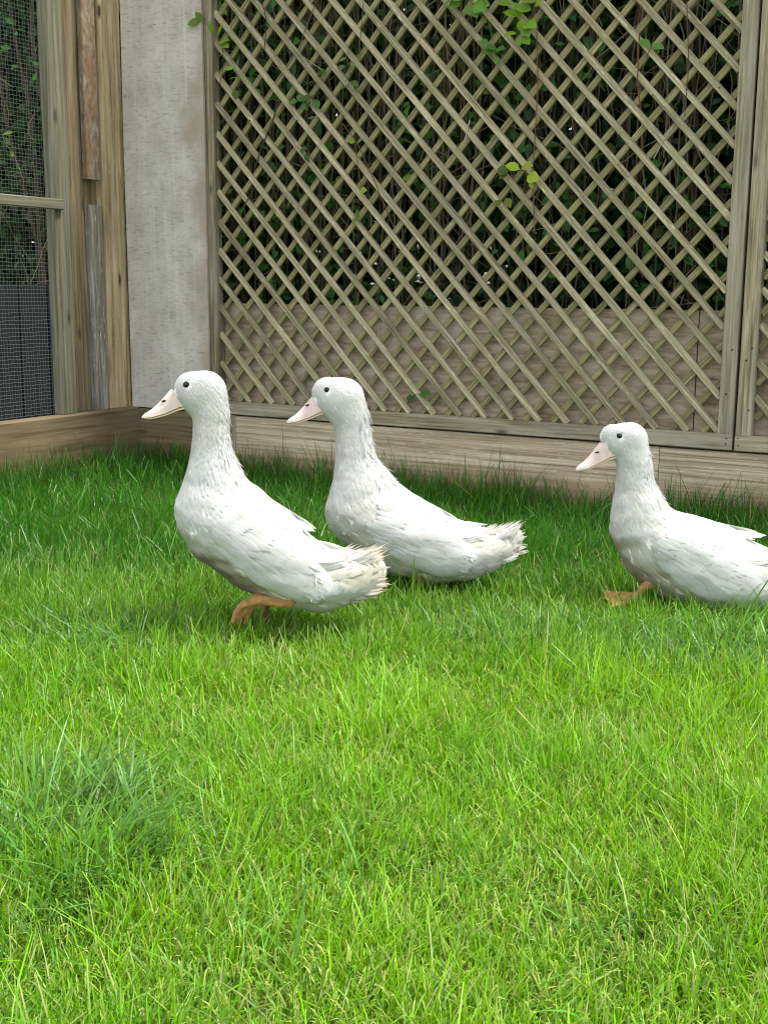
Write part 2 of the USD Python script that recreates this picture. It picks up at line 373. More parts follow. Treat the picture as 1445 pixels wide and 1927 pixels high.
upright('timber_post', 'light tan sawn timber post with knots left of the plywood sheet', 'post', 0.004, 0.115, 0.222, 2.12, -0.002, 0.08, W_TAN, ch=0.006)
upright('dark_board', 'dark recessed board behind the two narrow strips', 'board', 0.118, 0.193, 0.222, 2.1, -0.034, 0.02, W_BROWN)
upright('brown_board', 'brown vertical board between the mesh door and the narrow strips', 'board', 0.194, 0.303, 0.222, 2.12, -0.022, 0.03, W_BROWN)
upright('wood_strip', 'narrow silvery grey strip, its top below the barky strip', 'wooden strip', 0.122, 0.186, 0.222, 0.932, -0.006, 0.024, W_GREY, wob=0.002, taper=-0.08)
upright('wood_strip', 'narrow rough barky brown strip ending above the grey one', 'wooden strip', 0.136, 0.200, 1.017, 2.11, 0.004, 0.022, W_BARK, wob=0.002, taper=-0.1)
sl = thing('sill_board', L(0.8, 0), 'brown plank along the ground below the mesh door, at left', 'plank')
plank(sl, 'board', L(-0.001, 0.111, 0.020), FN, -ZD, 1.7, 0.222, 0.046, W_SILL, segs=6, ch=0.005)
dr = thing('mesh_door', L(0.8, 0.222), 'wooden framed run door with fine square wire mesh at far left', 'door')
plank(dr, 'stile', L(0.3405, 0.224, -0.002), ZD, FN, 1.89, 0.069, 0.040, W_DOOR, segs=6, wob=0.001, ch=0.003)
plank(dr, 'stile', L(1.42, 0.224, -0.004), ZD, FN, 1.89, 0.069, 0.034, W_DOOR, segs=4)
plank(dr, 'mid_rail', L(0.345, 0.921, 0.0255), FN, -ZD, 1.06, 0.034, 0.014, W_DOOR, segs=4, ch=0.003)
plank(dr, 'top_rail', L(0.376, 2.08, -0.004), FN, -ZD, 1.0, 0.066, 0.030, W_DOOR, segs=4)


def wires(t0, t1, z0, z1, o, step, r):
    V, Fc = [], []

    def wire(a, b2, e1, e2):
        n = 7
        i = len(V)
        ph = rng.uniform(0, 6.28, 2)
        for k in range(n):
            s = k / (n - 1)
            c = a + (b2 - a) * s + e1 * 0.0009 * math.sin(5 * s + ph[0]) + e2 * 0.002 * math.sin(4 * s + ph[1])
            for q in range(4):
                V.append(c + r * (math.cos(q * math.pi / 2) * e1 + math.sin(q * math.pi / 2) * e2))
        for k in range(n - 1):
            for q in range(4):
                A, B = i + k * 4 + q, i + k * 4 + (q + 1) % 4
                Fc.extend([(A, B, A + 4), (B, B + 4, A + 4)])
    for t in np.arange(t0, t1, step):
        wire(L(t, z0, o), L(t + rng.normal(0, 0.0012), z1, o), FN, FD)
    for z in np.arange(z0, z1, step * 0.985):
        wire(L(t0, z, o + r), L(t1, z + rng.normal(0, 0.0012), o + r), ZD, FD)
    return np.array(V), np.array(Fc)


for z0, z1 in ((0.226, 0.915), (0.925, 2.07)):
    v, f = wires(0.368, 1.40, z0, z1, -0.020, 0.0128, 0.00046)
    mesh(dr[0], 'wire_mesh', (v - dr[1], f), WIRE, kind='stuff')

# inside the run
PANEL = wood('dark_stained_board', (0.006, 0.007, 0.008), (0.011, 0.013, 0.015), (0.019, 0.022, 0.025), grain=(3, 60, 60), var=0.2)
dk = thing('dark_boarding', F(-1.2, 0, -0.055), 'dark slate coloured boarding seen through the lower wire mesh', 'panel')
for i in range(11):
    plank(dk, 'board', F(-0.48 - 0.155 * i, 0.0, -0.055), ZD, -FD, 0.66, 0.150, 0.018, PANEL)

# ------------------------------------------------------------------ hedge of climbers behind the trellis
def tubes(lines, radii, sides=4):
    V, Fc, n = [], [], 0
    for p, r in zip(lines, radii):
        p = np.asarray(p, float)
        t = np.gradient(p, axis=0)
        t /= np.linalg.norm(t, axis=1, keepdims=True) + 1e-12
        a = np.cross(t, [0.31, 0.87, 0.38])
        a /= np.linalg.norm(a, axis=1, keepdims=True) + 1e-12
        bb = np.cross(t, a)
        th = np.arange(sides) * 2 * math.pi / sides
        rr = np.broadcast_to(r, (len(p),))[:, None, None]
        v = p[:, None] + rr * (np.cos(th)[None, :, None] * a[:, None] + np.sin(th)[None, :, None] * bb[:, None])
        i, j = np.meshgrid(np.arange(len(p) - 1), np.arange(sides), indexing='ij')
        A, B = i * sides + j, i * sides + (j + 1) % sides
        q = np.stack([A, B, B + sides, A + sides], -1).reshape(-1, 4) + n
        Fc += [q[:, [0, 1, 2]], q[:, [0, 2, 3]]]
        V.append(v.reshape(-1, 3))
        n += v.shape[0] * v.shape[1]
    return np.vstack(V), np.vstack(Fc)


# one leaf in the xy plane, stem at the origin, length 1 along +x
LEAF_P = np.array([(0, 0, 0), (0.22, 0.20, .05), (0.22, 0, 0), (0.22, -0.20, .05), (0.5, 0.27, .07), (0.5, 0, 0.0), (0.5, -0.27, .07), (0.78, 0.17, .02), (0.78, 0, -.03), (0.78, -0.17, .02), (1, 0, -.12)], float)
LEAF_F = np.array([(0, 2, 1), (0, 3, 2), (1, 2, 5), (1, 5, 4), (2, 3, 6), (2, 6, 5), (4, 5, 8), (4, 8, 7), (5, 6, 9), (5, 9, 8), (7, 8, 10), (8, 9, 10)])


def frames(d, nrm):
    d = d / np.linalg.norm(d, axis=-1, keepdims=True)
    s = np.cross(nrm, d)
    s /= np.linalg.norm(s, axis=-1, keepdims=True) + 1e-9
    return d, s, np.cross(d, s)


def leaves(pos, d, nrm, size, wide=1.0):
    d, s, n = frames(d, nrm)
    P = LEAF_P[None]
    v = pos[:, None] + size[:, None, None] * (P[..., :1] * d[:, None] + wide * P[..., 1:2] * s[:, None] + P[..., 2:] * n[:, None])
    f = LEAF_F[None] + (np.arange(len(pos)) * len(LEAF_P))[:, None, None]
    return v.reshape(-1, 3), f.reshape(-1, 3)


hd = thing('hedge', F(0.6, 0, -0.35), 'dense dark hedge of climbers with bare brown stems behind the trellis', 'hedge')
lines, rad, cols = [], [], []
r2 = np.random.default_rng(11)


def stem_line(u, z0, z1, o, lean, wig, n):
    s = np.linspace(0, 1, n)
    q1, q2, q3 = r2.uniform(0, 6.28, 3)
    uu = u + lean * s + wig * np.sin(q1 + 5 * s) + 0.4 * wig * np.sin(q2 + 13 * s)
    oo = o + 0.6 * wig * np.sin(q3 + 6 * s)
    return np.array([F(a, b2, c) for a, b2, c in zip(uu, z0 + (z1 - z0) * s, np.minimum(oo, -0.09))])


for i in range(430):                                   # hanging, more or less upright stems
    u = r2.uniform(-0.35, 2.9) if i % 12 else r2.uniform(-2.2, -0.3)
    o = r2.uniform(-0.42, -0.10)
    z0 = r2.uniform(0.2, 1.2); z1 = z0 + r2.uniform(0.5, 1.5)
    lines.append(stem_line(u, z0, min(z1, 2.1), o, r2.normal(0, 0.10), 0.02, 9)); rad.append(r2.uniform(0.001, 0.0032))
    k = r2.uniform(0.4, 2.3) * np.array([0.12, 0.095, 0.062]); cols.append(k)
for i in range(700):                                   # tangle of fine twigs
    u = r2.uniform(-0.35, 2.9) if i % 12 else r2.uniform(-2.2, -0.3); z = r2.uniform(0.5, 2.05)
    a = r2.uniform(0, 6.28); ln = r2.uniform(0.08, 0.35)
    lines.append(stem_line(u, z, z + ln * math.sin(a), r2.uniform(-0.30, -0.095), ln * math.cos(a), 0.012, 6)); rad.append(r2.uniform(0.0007, 0.0018))
    k = r2.uniform(0.5, 3.0) * np.array([0.13, 0.10, 0.066]); cols.append(k)
for i in range(26):                                    # main stems
    u = r2.uniform(-1.6, 2.8)
    lines.append(stem_line(u, 0.0, 2.1, r2.uniform(-0.5, -0.2), r2.normal(0, 0.2), 0.05, 16)); rad.append(np.linspace(0.011, 0.006, 16)); cols.append(np.array([0.11, 0.085, 0.06]))
v, f = tubes(lines, rad)
tint = np.vstack([np.repeat(c[None], len(p) * 4, 0) for c, p in zip(cols, lines)])
mesh(hd[0], 'stems', (v - hd[1], f), STEM, tint=tint, kind='stuff')


def leaf_cloud(n, omin, omax, seed, clump, size, gapmap=True, z0=0.05, z1=2.6):
    r = np.random.default_rng(seed)
    u = r.uniform(-2.3, 3.0, n); z = z0 + (z1 - z0) * r.uniform(0, 1, n); o = r.uniform(omin, omax, n)
    q = np.stack([u * 3.2, o * 3, z * 3.2], -1)
    den = meshkit.fbm(q + 3.3, 3, seed)
    keep = den > clump + r.uniform(-0.05, 0.05, n)
    if gapmap:                                         # thin places low on the left where daylight comes through
        hole = meshkit.fbm(np.stack([u * 19, u * 0, z * 19], -1), 2, 5)
        thin = smoothstep(1.02, 0.72, z) * smoothstep(0.28, 0.06, np.abs(u - 0.30) - 0.25)
        keep &= ~((hole > 0.50) & (r.uniform(0, 1, n) < thin * 1.2))
    u, z, o = u[keep], z[keep], o[keep]
    n = len(u)
    pos = np.array([F(0, 0)]) + u[:, None] * FD + z[:, None] * ZD + o[:, None] * FN
    d = r.normal(0, 1, (n, 3)) * [1, 1, 0.7] + [0, 0, -0.5]
    nrm = r.normal(0, 0.75, (n, 3)) + FN * 0.8 + ZD * 0.7
    sz = size * r.uniform(0.6, 1.35, n)
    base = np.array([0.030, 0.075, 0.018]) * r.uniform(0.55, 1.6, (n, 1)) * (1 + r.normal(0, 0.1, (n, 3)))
    yel = r.uniform(0, 1, n) < 0.03
    base[yel] = np.array([0.16, 0.19, 0.03]) * r.uniform(0.6, 1.2, (yel.sum(), 1))
    return pos, d, nrm, sz, base


SMALL = np.array([0, 1, 3, 4, 6, 10])
for n_, oa, ob, sd, cl, si, kw in ((34000, -0.62, -0.28, 21, 0.36, 0.050, {}), (80000, -1.25, -0.55, 23, 0.0, 0.078, {}), (16000, -1.1, -0.12, 24, 0.0, 0.060, dict(z0=2.05, z1=2.6))):  # third layer: unseen closed canopy added to block light from above
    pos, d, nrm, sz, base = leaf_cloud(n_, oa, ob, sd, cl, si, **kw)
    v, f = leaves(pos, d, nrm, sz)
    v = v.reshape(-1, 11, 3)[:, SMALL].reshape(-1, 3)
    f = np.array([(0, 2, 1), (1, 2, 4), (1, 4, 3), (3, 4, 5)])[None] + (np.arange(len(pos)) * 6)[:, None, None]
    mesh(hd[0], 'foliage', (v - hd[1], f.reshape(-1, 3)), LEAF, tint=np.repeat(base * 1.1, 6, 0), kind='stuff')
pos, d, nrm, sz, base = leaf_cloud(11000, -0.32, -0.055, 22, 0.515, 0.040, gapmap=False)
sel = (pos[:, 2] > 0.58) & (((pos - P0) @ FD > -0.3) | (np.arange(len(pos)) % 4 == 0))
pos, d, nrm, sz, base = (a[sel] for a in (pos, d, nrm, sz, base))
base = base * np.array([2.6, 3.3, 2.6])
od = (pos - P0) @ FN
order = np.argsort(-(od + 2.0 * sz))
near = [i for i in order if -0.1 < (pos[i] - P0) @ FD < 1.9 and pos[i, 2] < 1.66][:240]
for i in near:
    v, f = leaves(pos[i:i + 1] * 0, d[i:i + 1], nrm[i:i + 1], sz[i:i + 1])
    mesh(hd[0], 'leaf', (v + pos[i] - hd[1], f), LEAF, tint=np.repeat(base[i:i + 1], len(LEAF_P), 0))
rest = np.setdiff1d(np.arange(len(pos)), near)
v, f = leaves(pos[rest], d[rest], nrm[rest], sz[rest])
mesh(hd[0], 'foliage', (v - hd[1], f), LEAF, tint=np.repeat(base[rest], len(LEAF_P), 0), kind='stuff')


def px_line(pts, o, n=10, wig=0.003):
    pts = np.asarray(pts, float)
    s = np.linspace(0, len(pts) - 1, n)
    xs, ys = np.interp(s, np.arange(len(pts)), pts[:, 0]), np.interp(s, np.arange(len(pts)), pts[:, 1])
    return np.array([fence_px(a, b2, o + wig * math.sin(2.1 * k)) for k, (a, b2) in enumerate(zip(xs, ys))])


for pts, r_, c in (([(493, 0), (502, 40), (497, 95)], 0.0016, (0.05, 0.06, 0.04)), ([(525, 190), (510, 235), (492, 275), (478, 322)], 0.0022, (0.05, 0.05, 0.035)),
                   ([(462, 420), (460, 385), (474, 362), (478, 350)], 0.0018, (0.045, 0.045, 0.035)), ([(684, 0), (680, 45), (676, 95)], 0.0013, (0.06, 0.09, 0.05)),
                   ([(549, 92), (565, 102), (590, 120), (614, 136)], 0.0017, (0.24, 0.21, 0.17)), ([(564, 95), (570, 65), (588, 20), (596, 0)], 0.0016, (0.15, 0.10, 0.08)),
                   ([(1203, 62), (1199, 155), (1204, 198)], 0.0018, (0.17, 0.055, 0.03)), ([(884, 225), (878, 250), (874, 268)], 0.0020, (0.42, 0.36, 0.27)),
                   ([(1010, 60), (1012, 160), (1002, 330), (1006, 440)], 0.0016, (0.14, 0.085, 0.055)), ([(1230, 298), (1247, 265), (1265, 240)], 0.0014, (0.36, 0.33, 0.27)),
                   ([(645, 232), (672, 268), (700, 330), (742, 430)], 0.0017, (0.13, 0.07, 0.05)), ([(418, 70), (420, 130), (412, 160)], 0.0010, (0.03, 0.05, 0.03)),
                   ([(711, 615), (713, 640)], 0.0009, (0.42, 0.38, 0.30)), ([(1292, 0), (1296, 120), (1288, 220)], 0.0012, (0.08, 0.06, 0.04))):
    p = px_line(pts, 0.004)
    v, f = tubes([p], [r_])
    mesh(hd[0], 'tendril', (v - hd[1], f), STEM, smooth=True, tint=np.repeat(np.array([c]), len(v), 0))


def shoot(label, stem, lf, o, col, wide=1.0):
    """lf: (px, py, length in px, direction in degrees clockwise from right, tone)"""
    b0 = fence_px(*stem[0], o)
    par = thing('vine_shoot', b0, label, 'climbing shoot')
    p = px_line(stem, o, 8, 0.002)
    v, f = tubes([p], [0.0011])
    mesh(par[0], 'stem', (v - b0, f), STEM, smooth=True, tint=np.repeat(np.array([[0.10, 0.11, 0.05]]), len(v), 0))
    r = np.random.default_rng(int(stem[0][0]))
    for x, y, ln, an, tone in lf:
        q = fence_px(x, y, o + 0.004)
        e = fence_px(x + ln * math.cos(math.radians(an)), y + ln * math.sin(math.radians(an)), o + 0.004)
        dd = (e - q) + FN * 0.3 * np.linalg.norm(e - q)
        sz = np.linalg.norm(e - q)
        nn = FN * 0.8 + ZD * 0.55 + r.normal(0, 0.25, 3)
        v, f = leaves(q[None] * 0, dd[None], nn[None], np.array([sz]), wide * r.uniform(1.0, 1.4))
        mesh(par[0], 'leaf', (v + q - b0, f), YOUNG, smooth=True, tint=np.repeat(np.array([col]) * tone * (1 + r.normal(0, 0.06, 3)), len(v), 0))


YG, MG = (0.22, 0.36, 0.035), (0.075, 0.20, 0.035)
shoot('pale green shoot curling round the top left of the trellis', [(452, 182), (447, 140), (436, 108), (415, 82), (398, 60), (375, 20)],
      [(400, 62, 24, -95, 1.1), (410, 68, 26, -60, 1.15), (412, 80, 24, -15, 1.1), (415, 84, 20, 10, 1.2), (382, 40, 22, -120, 0.6), (376, 38, 22, 160, 0.7), (447, 128, 20, -75, 1.2), (440, 128, 16, 175, 1.1), (449, 145, 15, 170, 1.2), (452, 144, 12, -20, 1.1), (450, 172, 18, 110, 0.45), (440, 168, 20, 60, 0.4), (418, 14, 16, -100, 0.5), (422, 16, 13, 60, 0.5)], 0.018, YG)
shoot('bright green leaf spray hanging over the trellis at top centre', [(1016, -10), (1002, 22), (985, 52), (975, 62)],
      [(975, 30, 28, -160, 1.1), (978, 32, 30, -100, 0.9), (983, 44, 32, 10, 1.15), (985, 46, 28, 60, 1.0), (972, 62, 24, 170, 1.2), (976, 66, 22, 80, 0.9), (984, 70, 20, 40, 0.9), (1000, 18, 30, -170, 1.0), (1005, 10, 26, -30, 1.0), (1010, 2, 30, 200, 0.9), (966, 8, 30, -175, 0.8), (978, 58, 24, -70, 1.2)], 0.020, YG, 1.2)
shoot('darker leaf cluster above the trellis left of the bright spray', [(880, -20), (884, 0), (892, 12), (900, 20)],
      [(868, 6, 24, 170, 0.9), (878, 8, 26, 60, 1.0), (890, 8, 28, 20, 1.0), (895, 10, 26, 80, 0.9), (888, 4, 24, -60, 1.1), (905, 6, 20, 10, 1.0), (872, -2, 26, -160, 1.0), (850, -6, 24, 120, 0.9)], 0.012, (0.14, 0.29, 0.03), 1.3)
shoot('small green sprig with paired leaves below the bright spray', [(918, 38), (926, 70), (932, 92), (934, 112)],
      [(930, 96, 24, 175, 0.9), (932, 94, 22, -10, 1.0), (935, 104, 18, 90, 1.1), (934, 92, 20, 200, 0.8), (920, 80, 18, 190, 1.0), (936, 98, 18, 30, 1.1), (916, 42, 14, -150, 1.3), (920, 40, 12, -30, 1.3)], 0.006, (0.10, 0.25, 0.035), 1.1)
shoot('pair of yellow green leaves hanging alone on the trellis', [(1006, 400), (1002, 350), (994, 332), (984, 318), (960, 322)],
      [(978, 318, 27, 200, 1.25), (982, 314, 24, -10, 1.15), (992, 330, 26, 20, 1.35), (1000, 336, 20, 80, 1.3), (958, 322, 22, 190, 0.35), (956, 326, 20, 150, 0.35), (952, 372, 22, 60, 0.5), (945, 378, 18, 150, 0.45)], 0.014, (0.30, 0.40, 0.04), 1.25)
shoot('two mid green leaves beside the red twig at upper right', [(1213, 122), (1219, 100), (1226, 85), (1231, 68)],
      [(1225, 84, 24, 195, 0.9), (1227, 84, 26, 15, 0.9), (1232, 88, 16, 60, 0.7)], 0.010, (0.13, 0.30, 0.05), 1.1)
shoot('feathery little green shoot in the upper middle of the trellis', [(655, 165), (658, 130), (650, 105), (655, 92)],
      [(652, 108, 15, 150, 1.1), (655, 106, 15, -60, 1.2), (658, 118, 15, 20, 1.0), (650, 124, 16, 160, 0.9), (664, 140, 20, 130, 0.7), (660, 152, 20, 30, 0.7), (668, 158, 18, 70, 0.7), (655, 160, 16, 150, 0.7), (675, 108, 14, -40, 0.8), (670, 104, 12, 30, 0.8)], 0.006, (0.13, 0.24, 0.05), 0.8)
shoot('round bright leaf low in the middle of the trellis with pale sprig', [(668, 265), (672, 300), (678, 340), (680, 362)],
      [(676, 360, 17, -10, 1.3), (672, 268, 12, -30, 0.9), (668, 266, 12, 200, 0.9), (672, 408, 14, 120, 0.6), (670, 395, 16, 60, 0.6)], 0.006, (0.26, 0.40, 0.04), 1.5)
shoot('dark leaves poking through the left part of the trellis', [(560, 205), (575, 190), (590, 178), (600, 165)],
      [(592, 186, 22, 60, 0.9), (586, 180, 20, 150, 0.8), (572, 160, 22, -20, 0.8), (596, 140, 22, -20, 0.7), (584, 188, 22, 100, 0.7), (574, 186, 16, 200, 1.2), (560, 190, 16, 170, 1.2), (568, 196, 14, 40, 1.2), (565, 282, 16, -10, 0.8), (575, 288, 18, 60, 0.6)], -0.004, MG, 1.2)
shoot('lone green leaf low on the trellis above the middle duck', [(778, 742), (788, 742), (800, 738)],
      [(790, 742, 24, -8, 1.0), (778, 744, 16, 130, 0.5)], -0.002, MG, 1.3)

# beyond the hedge
b = thing('brick_wall', F(1.1, 0, -2.2), 'red brick wall glimpsed beyond the hedge', 'wall')
q = F(1.5, 0, -2.2) - b[1]
for u0, u1, z1 in ((0.92, 1.55, 2.3), (1.75, 4.2, 2.3)):
    plank(b, 'brickwork', F(u0, z1 / 2, -2.2), FD, ZD, u1 - u0, z1, 0.22, BRICKS, segs=1, ch=0.001)
b = thing('pale_wall', F(0, 0, -3.4), 'white rendered garden wall glimpsed through hedge gaps', 'wall')
plank(b, 'wall_face', F(-3.0, 0.72, -3.4), FD, ZD, 7.5, 1.44, 0.2, RENDERED, segs=1)

# ------------------------------------------------------------------ lawn grass
r3 = np.random.default_rng(33)


def grass_roots(n, y0, y1):
    n = int(n * 1.55)                                  # the lawn goes on, a little thinner, to both sides of the view
    y = r3.uniform(y0, y1, n)
    x = r3.uniform(-1, 1, n) * (0.20 + 0.372 * y) * 1.55
    keep = (np.abs(x) < 0.20 + 0.372 * y) | (r3.uniform(0, 1, n) < 0.6)
    x, y = x[keep], y[keep]
    p = np.stack([x, y], -1)
    inside = (((np.stack([x, y, 0 * x], -1) - P0) @ FN) > 0.012) & (((np.stack([x, y, 0 * x], -1) - CORNER) @ FD) > 0.046)
    return p[inside]


def blades(root, L_, w, az, lean, curl, twist, tint, seg=3, blunt=0.0, paletip=0.0):
    n = len(root)
    dirh = np.stack([np.cos(az), np.sin(az)], -1)
    s = np.linspace(0, 1, seg + 1)
    wp = np.interp(s, [0, 0.35, 0.7, 1], [0.75, 1.0, 0.80, blunt])
    c = np.zeros((n, 3)); c[:, :2] = root; c[:, 2] = -0.004
    side = np.stack([-np.sin(az + twist), np.cos(az + twist), np.zeros(n)], -1)
    V = []
    for k in range(seg + 1):
        if k:
            a = lean + curl * (s[k] + s[k - 1]) / 2
            st = (L_ / seg)
            c = c + np.concatenate([dirh * (np.sin(a) * st)[:, None], (np.cos(a) * st)[:, None]], -1)
            c[:, 2] = np.maximum(c[:, 2], 0.006)
        if k < seg or blunt:
            V += [c - side * (w * wp[k] / 2)[:, None], c + side * (w * wp[k] / 2)[:, None]]
        else:
            V += [c.copy()]
    V = np.stack(V, 1)
    m = V.shape[1]
    fs = []
    for k in range(seg if blunt else seg - 1):
        fs += [(2 * k, 2 * k + 1, 2 * k + 3), (2 * k, 2 * k + 3, 2 * k + 2)]
    if not blunt:
        fs += [(2 * seg - 2, 2 * seg - 1, 2 * seg)]
    Fq = np.array(fs)[None] + (np.arange(n) * m)[:, None, None]
    sv = np.repeat(s, 2) if blunt else np.concatenate([np.repeat(s[:-1], 2), [1]])
    pale = np.interp(sv, [0, 0.25, 1], [1, 0, 0])
    T = tint[:, None, :] * (1 - 0.4 * pale[None, :, None]) + np.array([0.22, 0.34, 0.04]) * (0.4 * pale[None, :, None])
    if paletip:
        e = (sv > 0.999)[None, :, None] * (r3.uniform(0, 1, n) < paletip)[:, None, None]
        T = T * (1 - 0.7 * e) + np.array([0.42, 0.56, 0.16]) * 0.7 * e
    return V.reshape(-1, 3), Fq.reshape(-1, 3), T.reshape(-1, 3)


CLUMPS = [(-0.40, 1.30, 0.17, 1.2), (-0.34, 1.22, 0.11, 1.2), (-0.34, 1.38, 0.09, 0.9), (-0.52, 2.02, 0.16, 0.8), (-0.42, 1.95, 0.10, 0.7), (0.52, 1.98, 0.20, 0.9), (0.70, 2.10, 0.22, 0.9), (0.33, 2.02, 0.12, 0.5), (0.50, 1.30, 0.12, 0.25), (-0.66, 1.75, 0.14, 0.5), (0.3, 1.45, 0.09, 0.35)]


def clumpiness(p):
    c = np.zeros(len(p))
    for x, y, r_, a in CLUMPS:
        c = np.maximum(c, a * np.exp(-((p[:, 0] - x) ** 2 + (p[:, 1] - y) ** 2) / (r_ * r_)))
    q = np.concatenate([p, np.zeros((len(p), 1))], -1)
    return np.clip(c + 0.9 * (meshkit.fbm(q * 3.7, 3, 3) - 0.52), 0, 1.2)


def fine_grass(n, y0, y1, seg, wmul):
    p = grass_roots(n, y0, y1)
    q = np.concatenate([p, np.zeros((len(p), 1))], -1)
    bare = meshkit.fbm(q * 9.0 + 5, 3, 9)
    p = p[r3.uniform(0, 1, len(p)) < smoothstep(0.25, 0.44, bare) * 0.7 + 0.30]
    q = np.concatenate([p, np.zeros((len(p), 1))], -1)
    n = len(p)
    hmap = meshkit.fbm(q * 6, 3, 2)
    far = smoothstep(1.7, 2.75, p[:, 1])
    fd = (np.concatenate([p, np.zeros((n, 1))], -1) - P0) @ FN
    fl = (np.concatenate([p, np.zeros((n, 1))], -1) - CORNER) @ FD
    edge = np.maximum(np.exp(-fd / 0.10), np.exp(-fl / 0.10))
    L_ = (0.020 + 0.052 * hmap) * r3.lognormal(0, 0.28, n) * (1 + 0.35 * far) * (1 + 0.9 * edge * r3.uniform(0, 1.6, n))
    w = r3.uniform(0.0012, 0.0025, n) * wmul
    flow = meshkit.fbm(q * 2.3 + 9, 2, 4) * 6.28 * 2
    az = flow + r3.normal(0, 1.9, n)
    lean = np.abs(r3.normal(0.38, 0.40, n)); curl = r3.uniform(-0.2, 1.3, n)
    tone = meshkit.fbm(q * 4.5 + 1, 3, 8)[:, None]
    c = np.array([0.120, 0.345, 0.004]) * (1 - tone) + np.array([0.255, 0.485, 0.005]) * tone
    c = c * (1 - far[:, None]) + np.array([0.040, 0.175, 0.006]) * far[:, None]  # far blades: lusher darker green, with fence shade partly put into the colour
    c = c * r3.uniform(0.5, 1.45, (n, 1)) * (1 + r3.normal(0, 0.07, (n, 3)))
    dry = r3.uniform(0, 1, n) < 0.035 * (1 - 0.7 * far)
    c[dry] = np.array([0.40, 0.42, 0.15]) * r3.uniform(0.7, 1.2, (dry.sum(), 1))
    return blades(p, L_, w, az, lean, curl, r3.normal(0, 0.8, n), c, seg, 0.42, 0.35 if wmul < 1.2 else 0.06)


def coarse_grass(n, y0, y1, seg):
    p = grass_roots(n, y0, y1)
    c0 = clumpiness(p)
    p = p[r3.uniform(0, 1, len(p)) < 0.07 + 0.93 * c0 ** 1.3]
    n = len(p)
    c0 = clumpiness(p)
    q = np.concatenate([p, np.zeros((n, 1))], -1)
    far = smoothstep(1.9, 3.2, p[:, 1])
    L_ = (0.050 + 0.055 * c0) * r3.lognormal(0, 0.25, n)
    w = r3.uniform(0.0022, 0.0042, n)
    az = meshkit.fbm(q * 1.9 + 2, 2, 14) * 12.0 + r3.normal(0, 1.3, n)
    lean = np.abs(r3.normal(0.42, 0.32, n)); curl = r3.uniform(0.2, 2.3, n)
    c = np.array([0.120, 0.285, 0.036]) * r3.uniform(0.6, 1.4, (n, 1)) * (1 + r3.normal(0, 0.08, (n, 3)))
    c = c * (1 - 0.45 * far[:, None])  # darker towards the fence, part of it shade mixed into the tint
    return blades(p, L_, w, az, lean, curl, r3.normal(0, 0.6, n), c, seg)


def tussock(x, y, r_, n, blue):
    p = np.array([x, y]) + r3.normal(0, r_ * 0.55, (n, 2)) * [1.25, 0.8]
    L_ = r3.uniform(0.055, 0.115, n)
    w = r3.uniform(0.0020, 0.0042, n)
    out = np.arctan2(p[:, 1] - y, p[:, 0] - x)
    c = (np.array([0.120, 0.285, 0.040]) * (1 - blue) + np.array([0.140, 0.265, 0.105]) * blue) * r3.uniform(0.5, 1.45, (n, 1)) * (1 + r3.normal(0, 0.07, (n, 3)))
    return blades(p, L_, w, out + r3.normal(0, 1.1, n), np.abs(r3.normal(0.30, 0.30, n)), r3.uniform(0.4, 2.2, n), r3.normal(0, 0.7, n), c, 5)


def stalks(n, y0, y1):
    p = grass_roots(n, y0, y1); n = len(p)
    c = np.array([0.42, 0.48, 0.20]) * r3.uniform(0.6, 1.2, (n, 1))
    return blades(p, r3.uniform(0.05, 0.10, n), r3.uniform(0.0011, 0.0018, n), r3.uniform(0, 6.28, n), np.abs(r3.normal(0.4, 0.4, n)), r3.uniform(0, 1.2, n), r3.normal(0, .5, n), c, 3)


def clippings(n, y0, y1):
    p = grass_roots(n, y0, y1); n = len(p)
    c = np.array([0.38, 0.48, 0.10]) * r3.uniform(0.45, 1.25, (n, 1)) * (1 + r3.normal(0, 0.08, (n, 3)))
    v, f, t = blades(p, r3.uniform(0.006, 0.020, n), r3.uniform(0.001, 0.0026, n), r3.uniform(0, 6.28, n), r3.uniform(1.1, 1.6, n), r3.normal(0, 0.4, n), r3.normal(0, .4, n), c, 2)
    v[:, 2] += np.repeat(r3.uniform(0.004, 0.030, n), 5)
    return v, f, t


def rye_edge(n):
    """taller wispy blades where the mower does not reach, along the foot of the boards"""
    u = r3.uniform(-0.35, 2.2, n); o = 0.014 + np.abs(r3.normal(0, 0.05, n))
    m = meshkit.fbm(np.stack([u * 5, u * 0, u * 0], -1), 2, 6) + r3.normal(0, 0.08, n) > 0.45
    p = (P0 + u[:, None] * FD + o[:, None] * FN)[m]
    t = 0.02 + 1.2 * r3.uniform(0, 1, n) ** 0.6; o2 = 0.048 + np.abs(r3.normal(0, 0.06, n))
    p = np.vstack([p, CORNER + t[:, None] * FN + o2[:, None] * FD])[:, :2]
    n = len(p)
    c = np.array([0.060, 0.150, 0.022]) * r3.uniform(0.6, 1.5, (n, 1))
    return blades(p, r3.uniform(0.06, 0.17, n), r3.uniform(0.0012, 0.0024, n), r3.uniform(0, 6.28, n), np.abs(r3.normal(0.2, 0.25, n)), r3.uniform(0, 1.0, n), r3.normal(0, .5, n), c, 4)


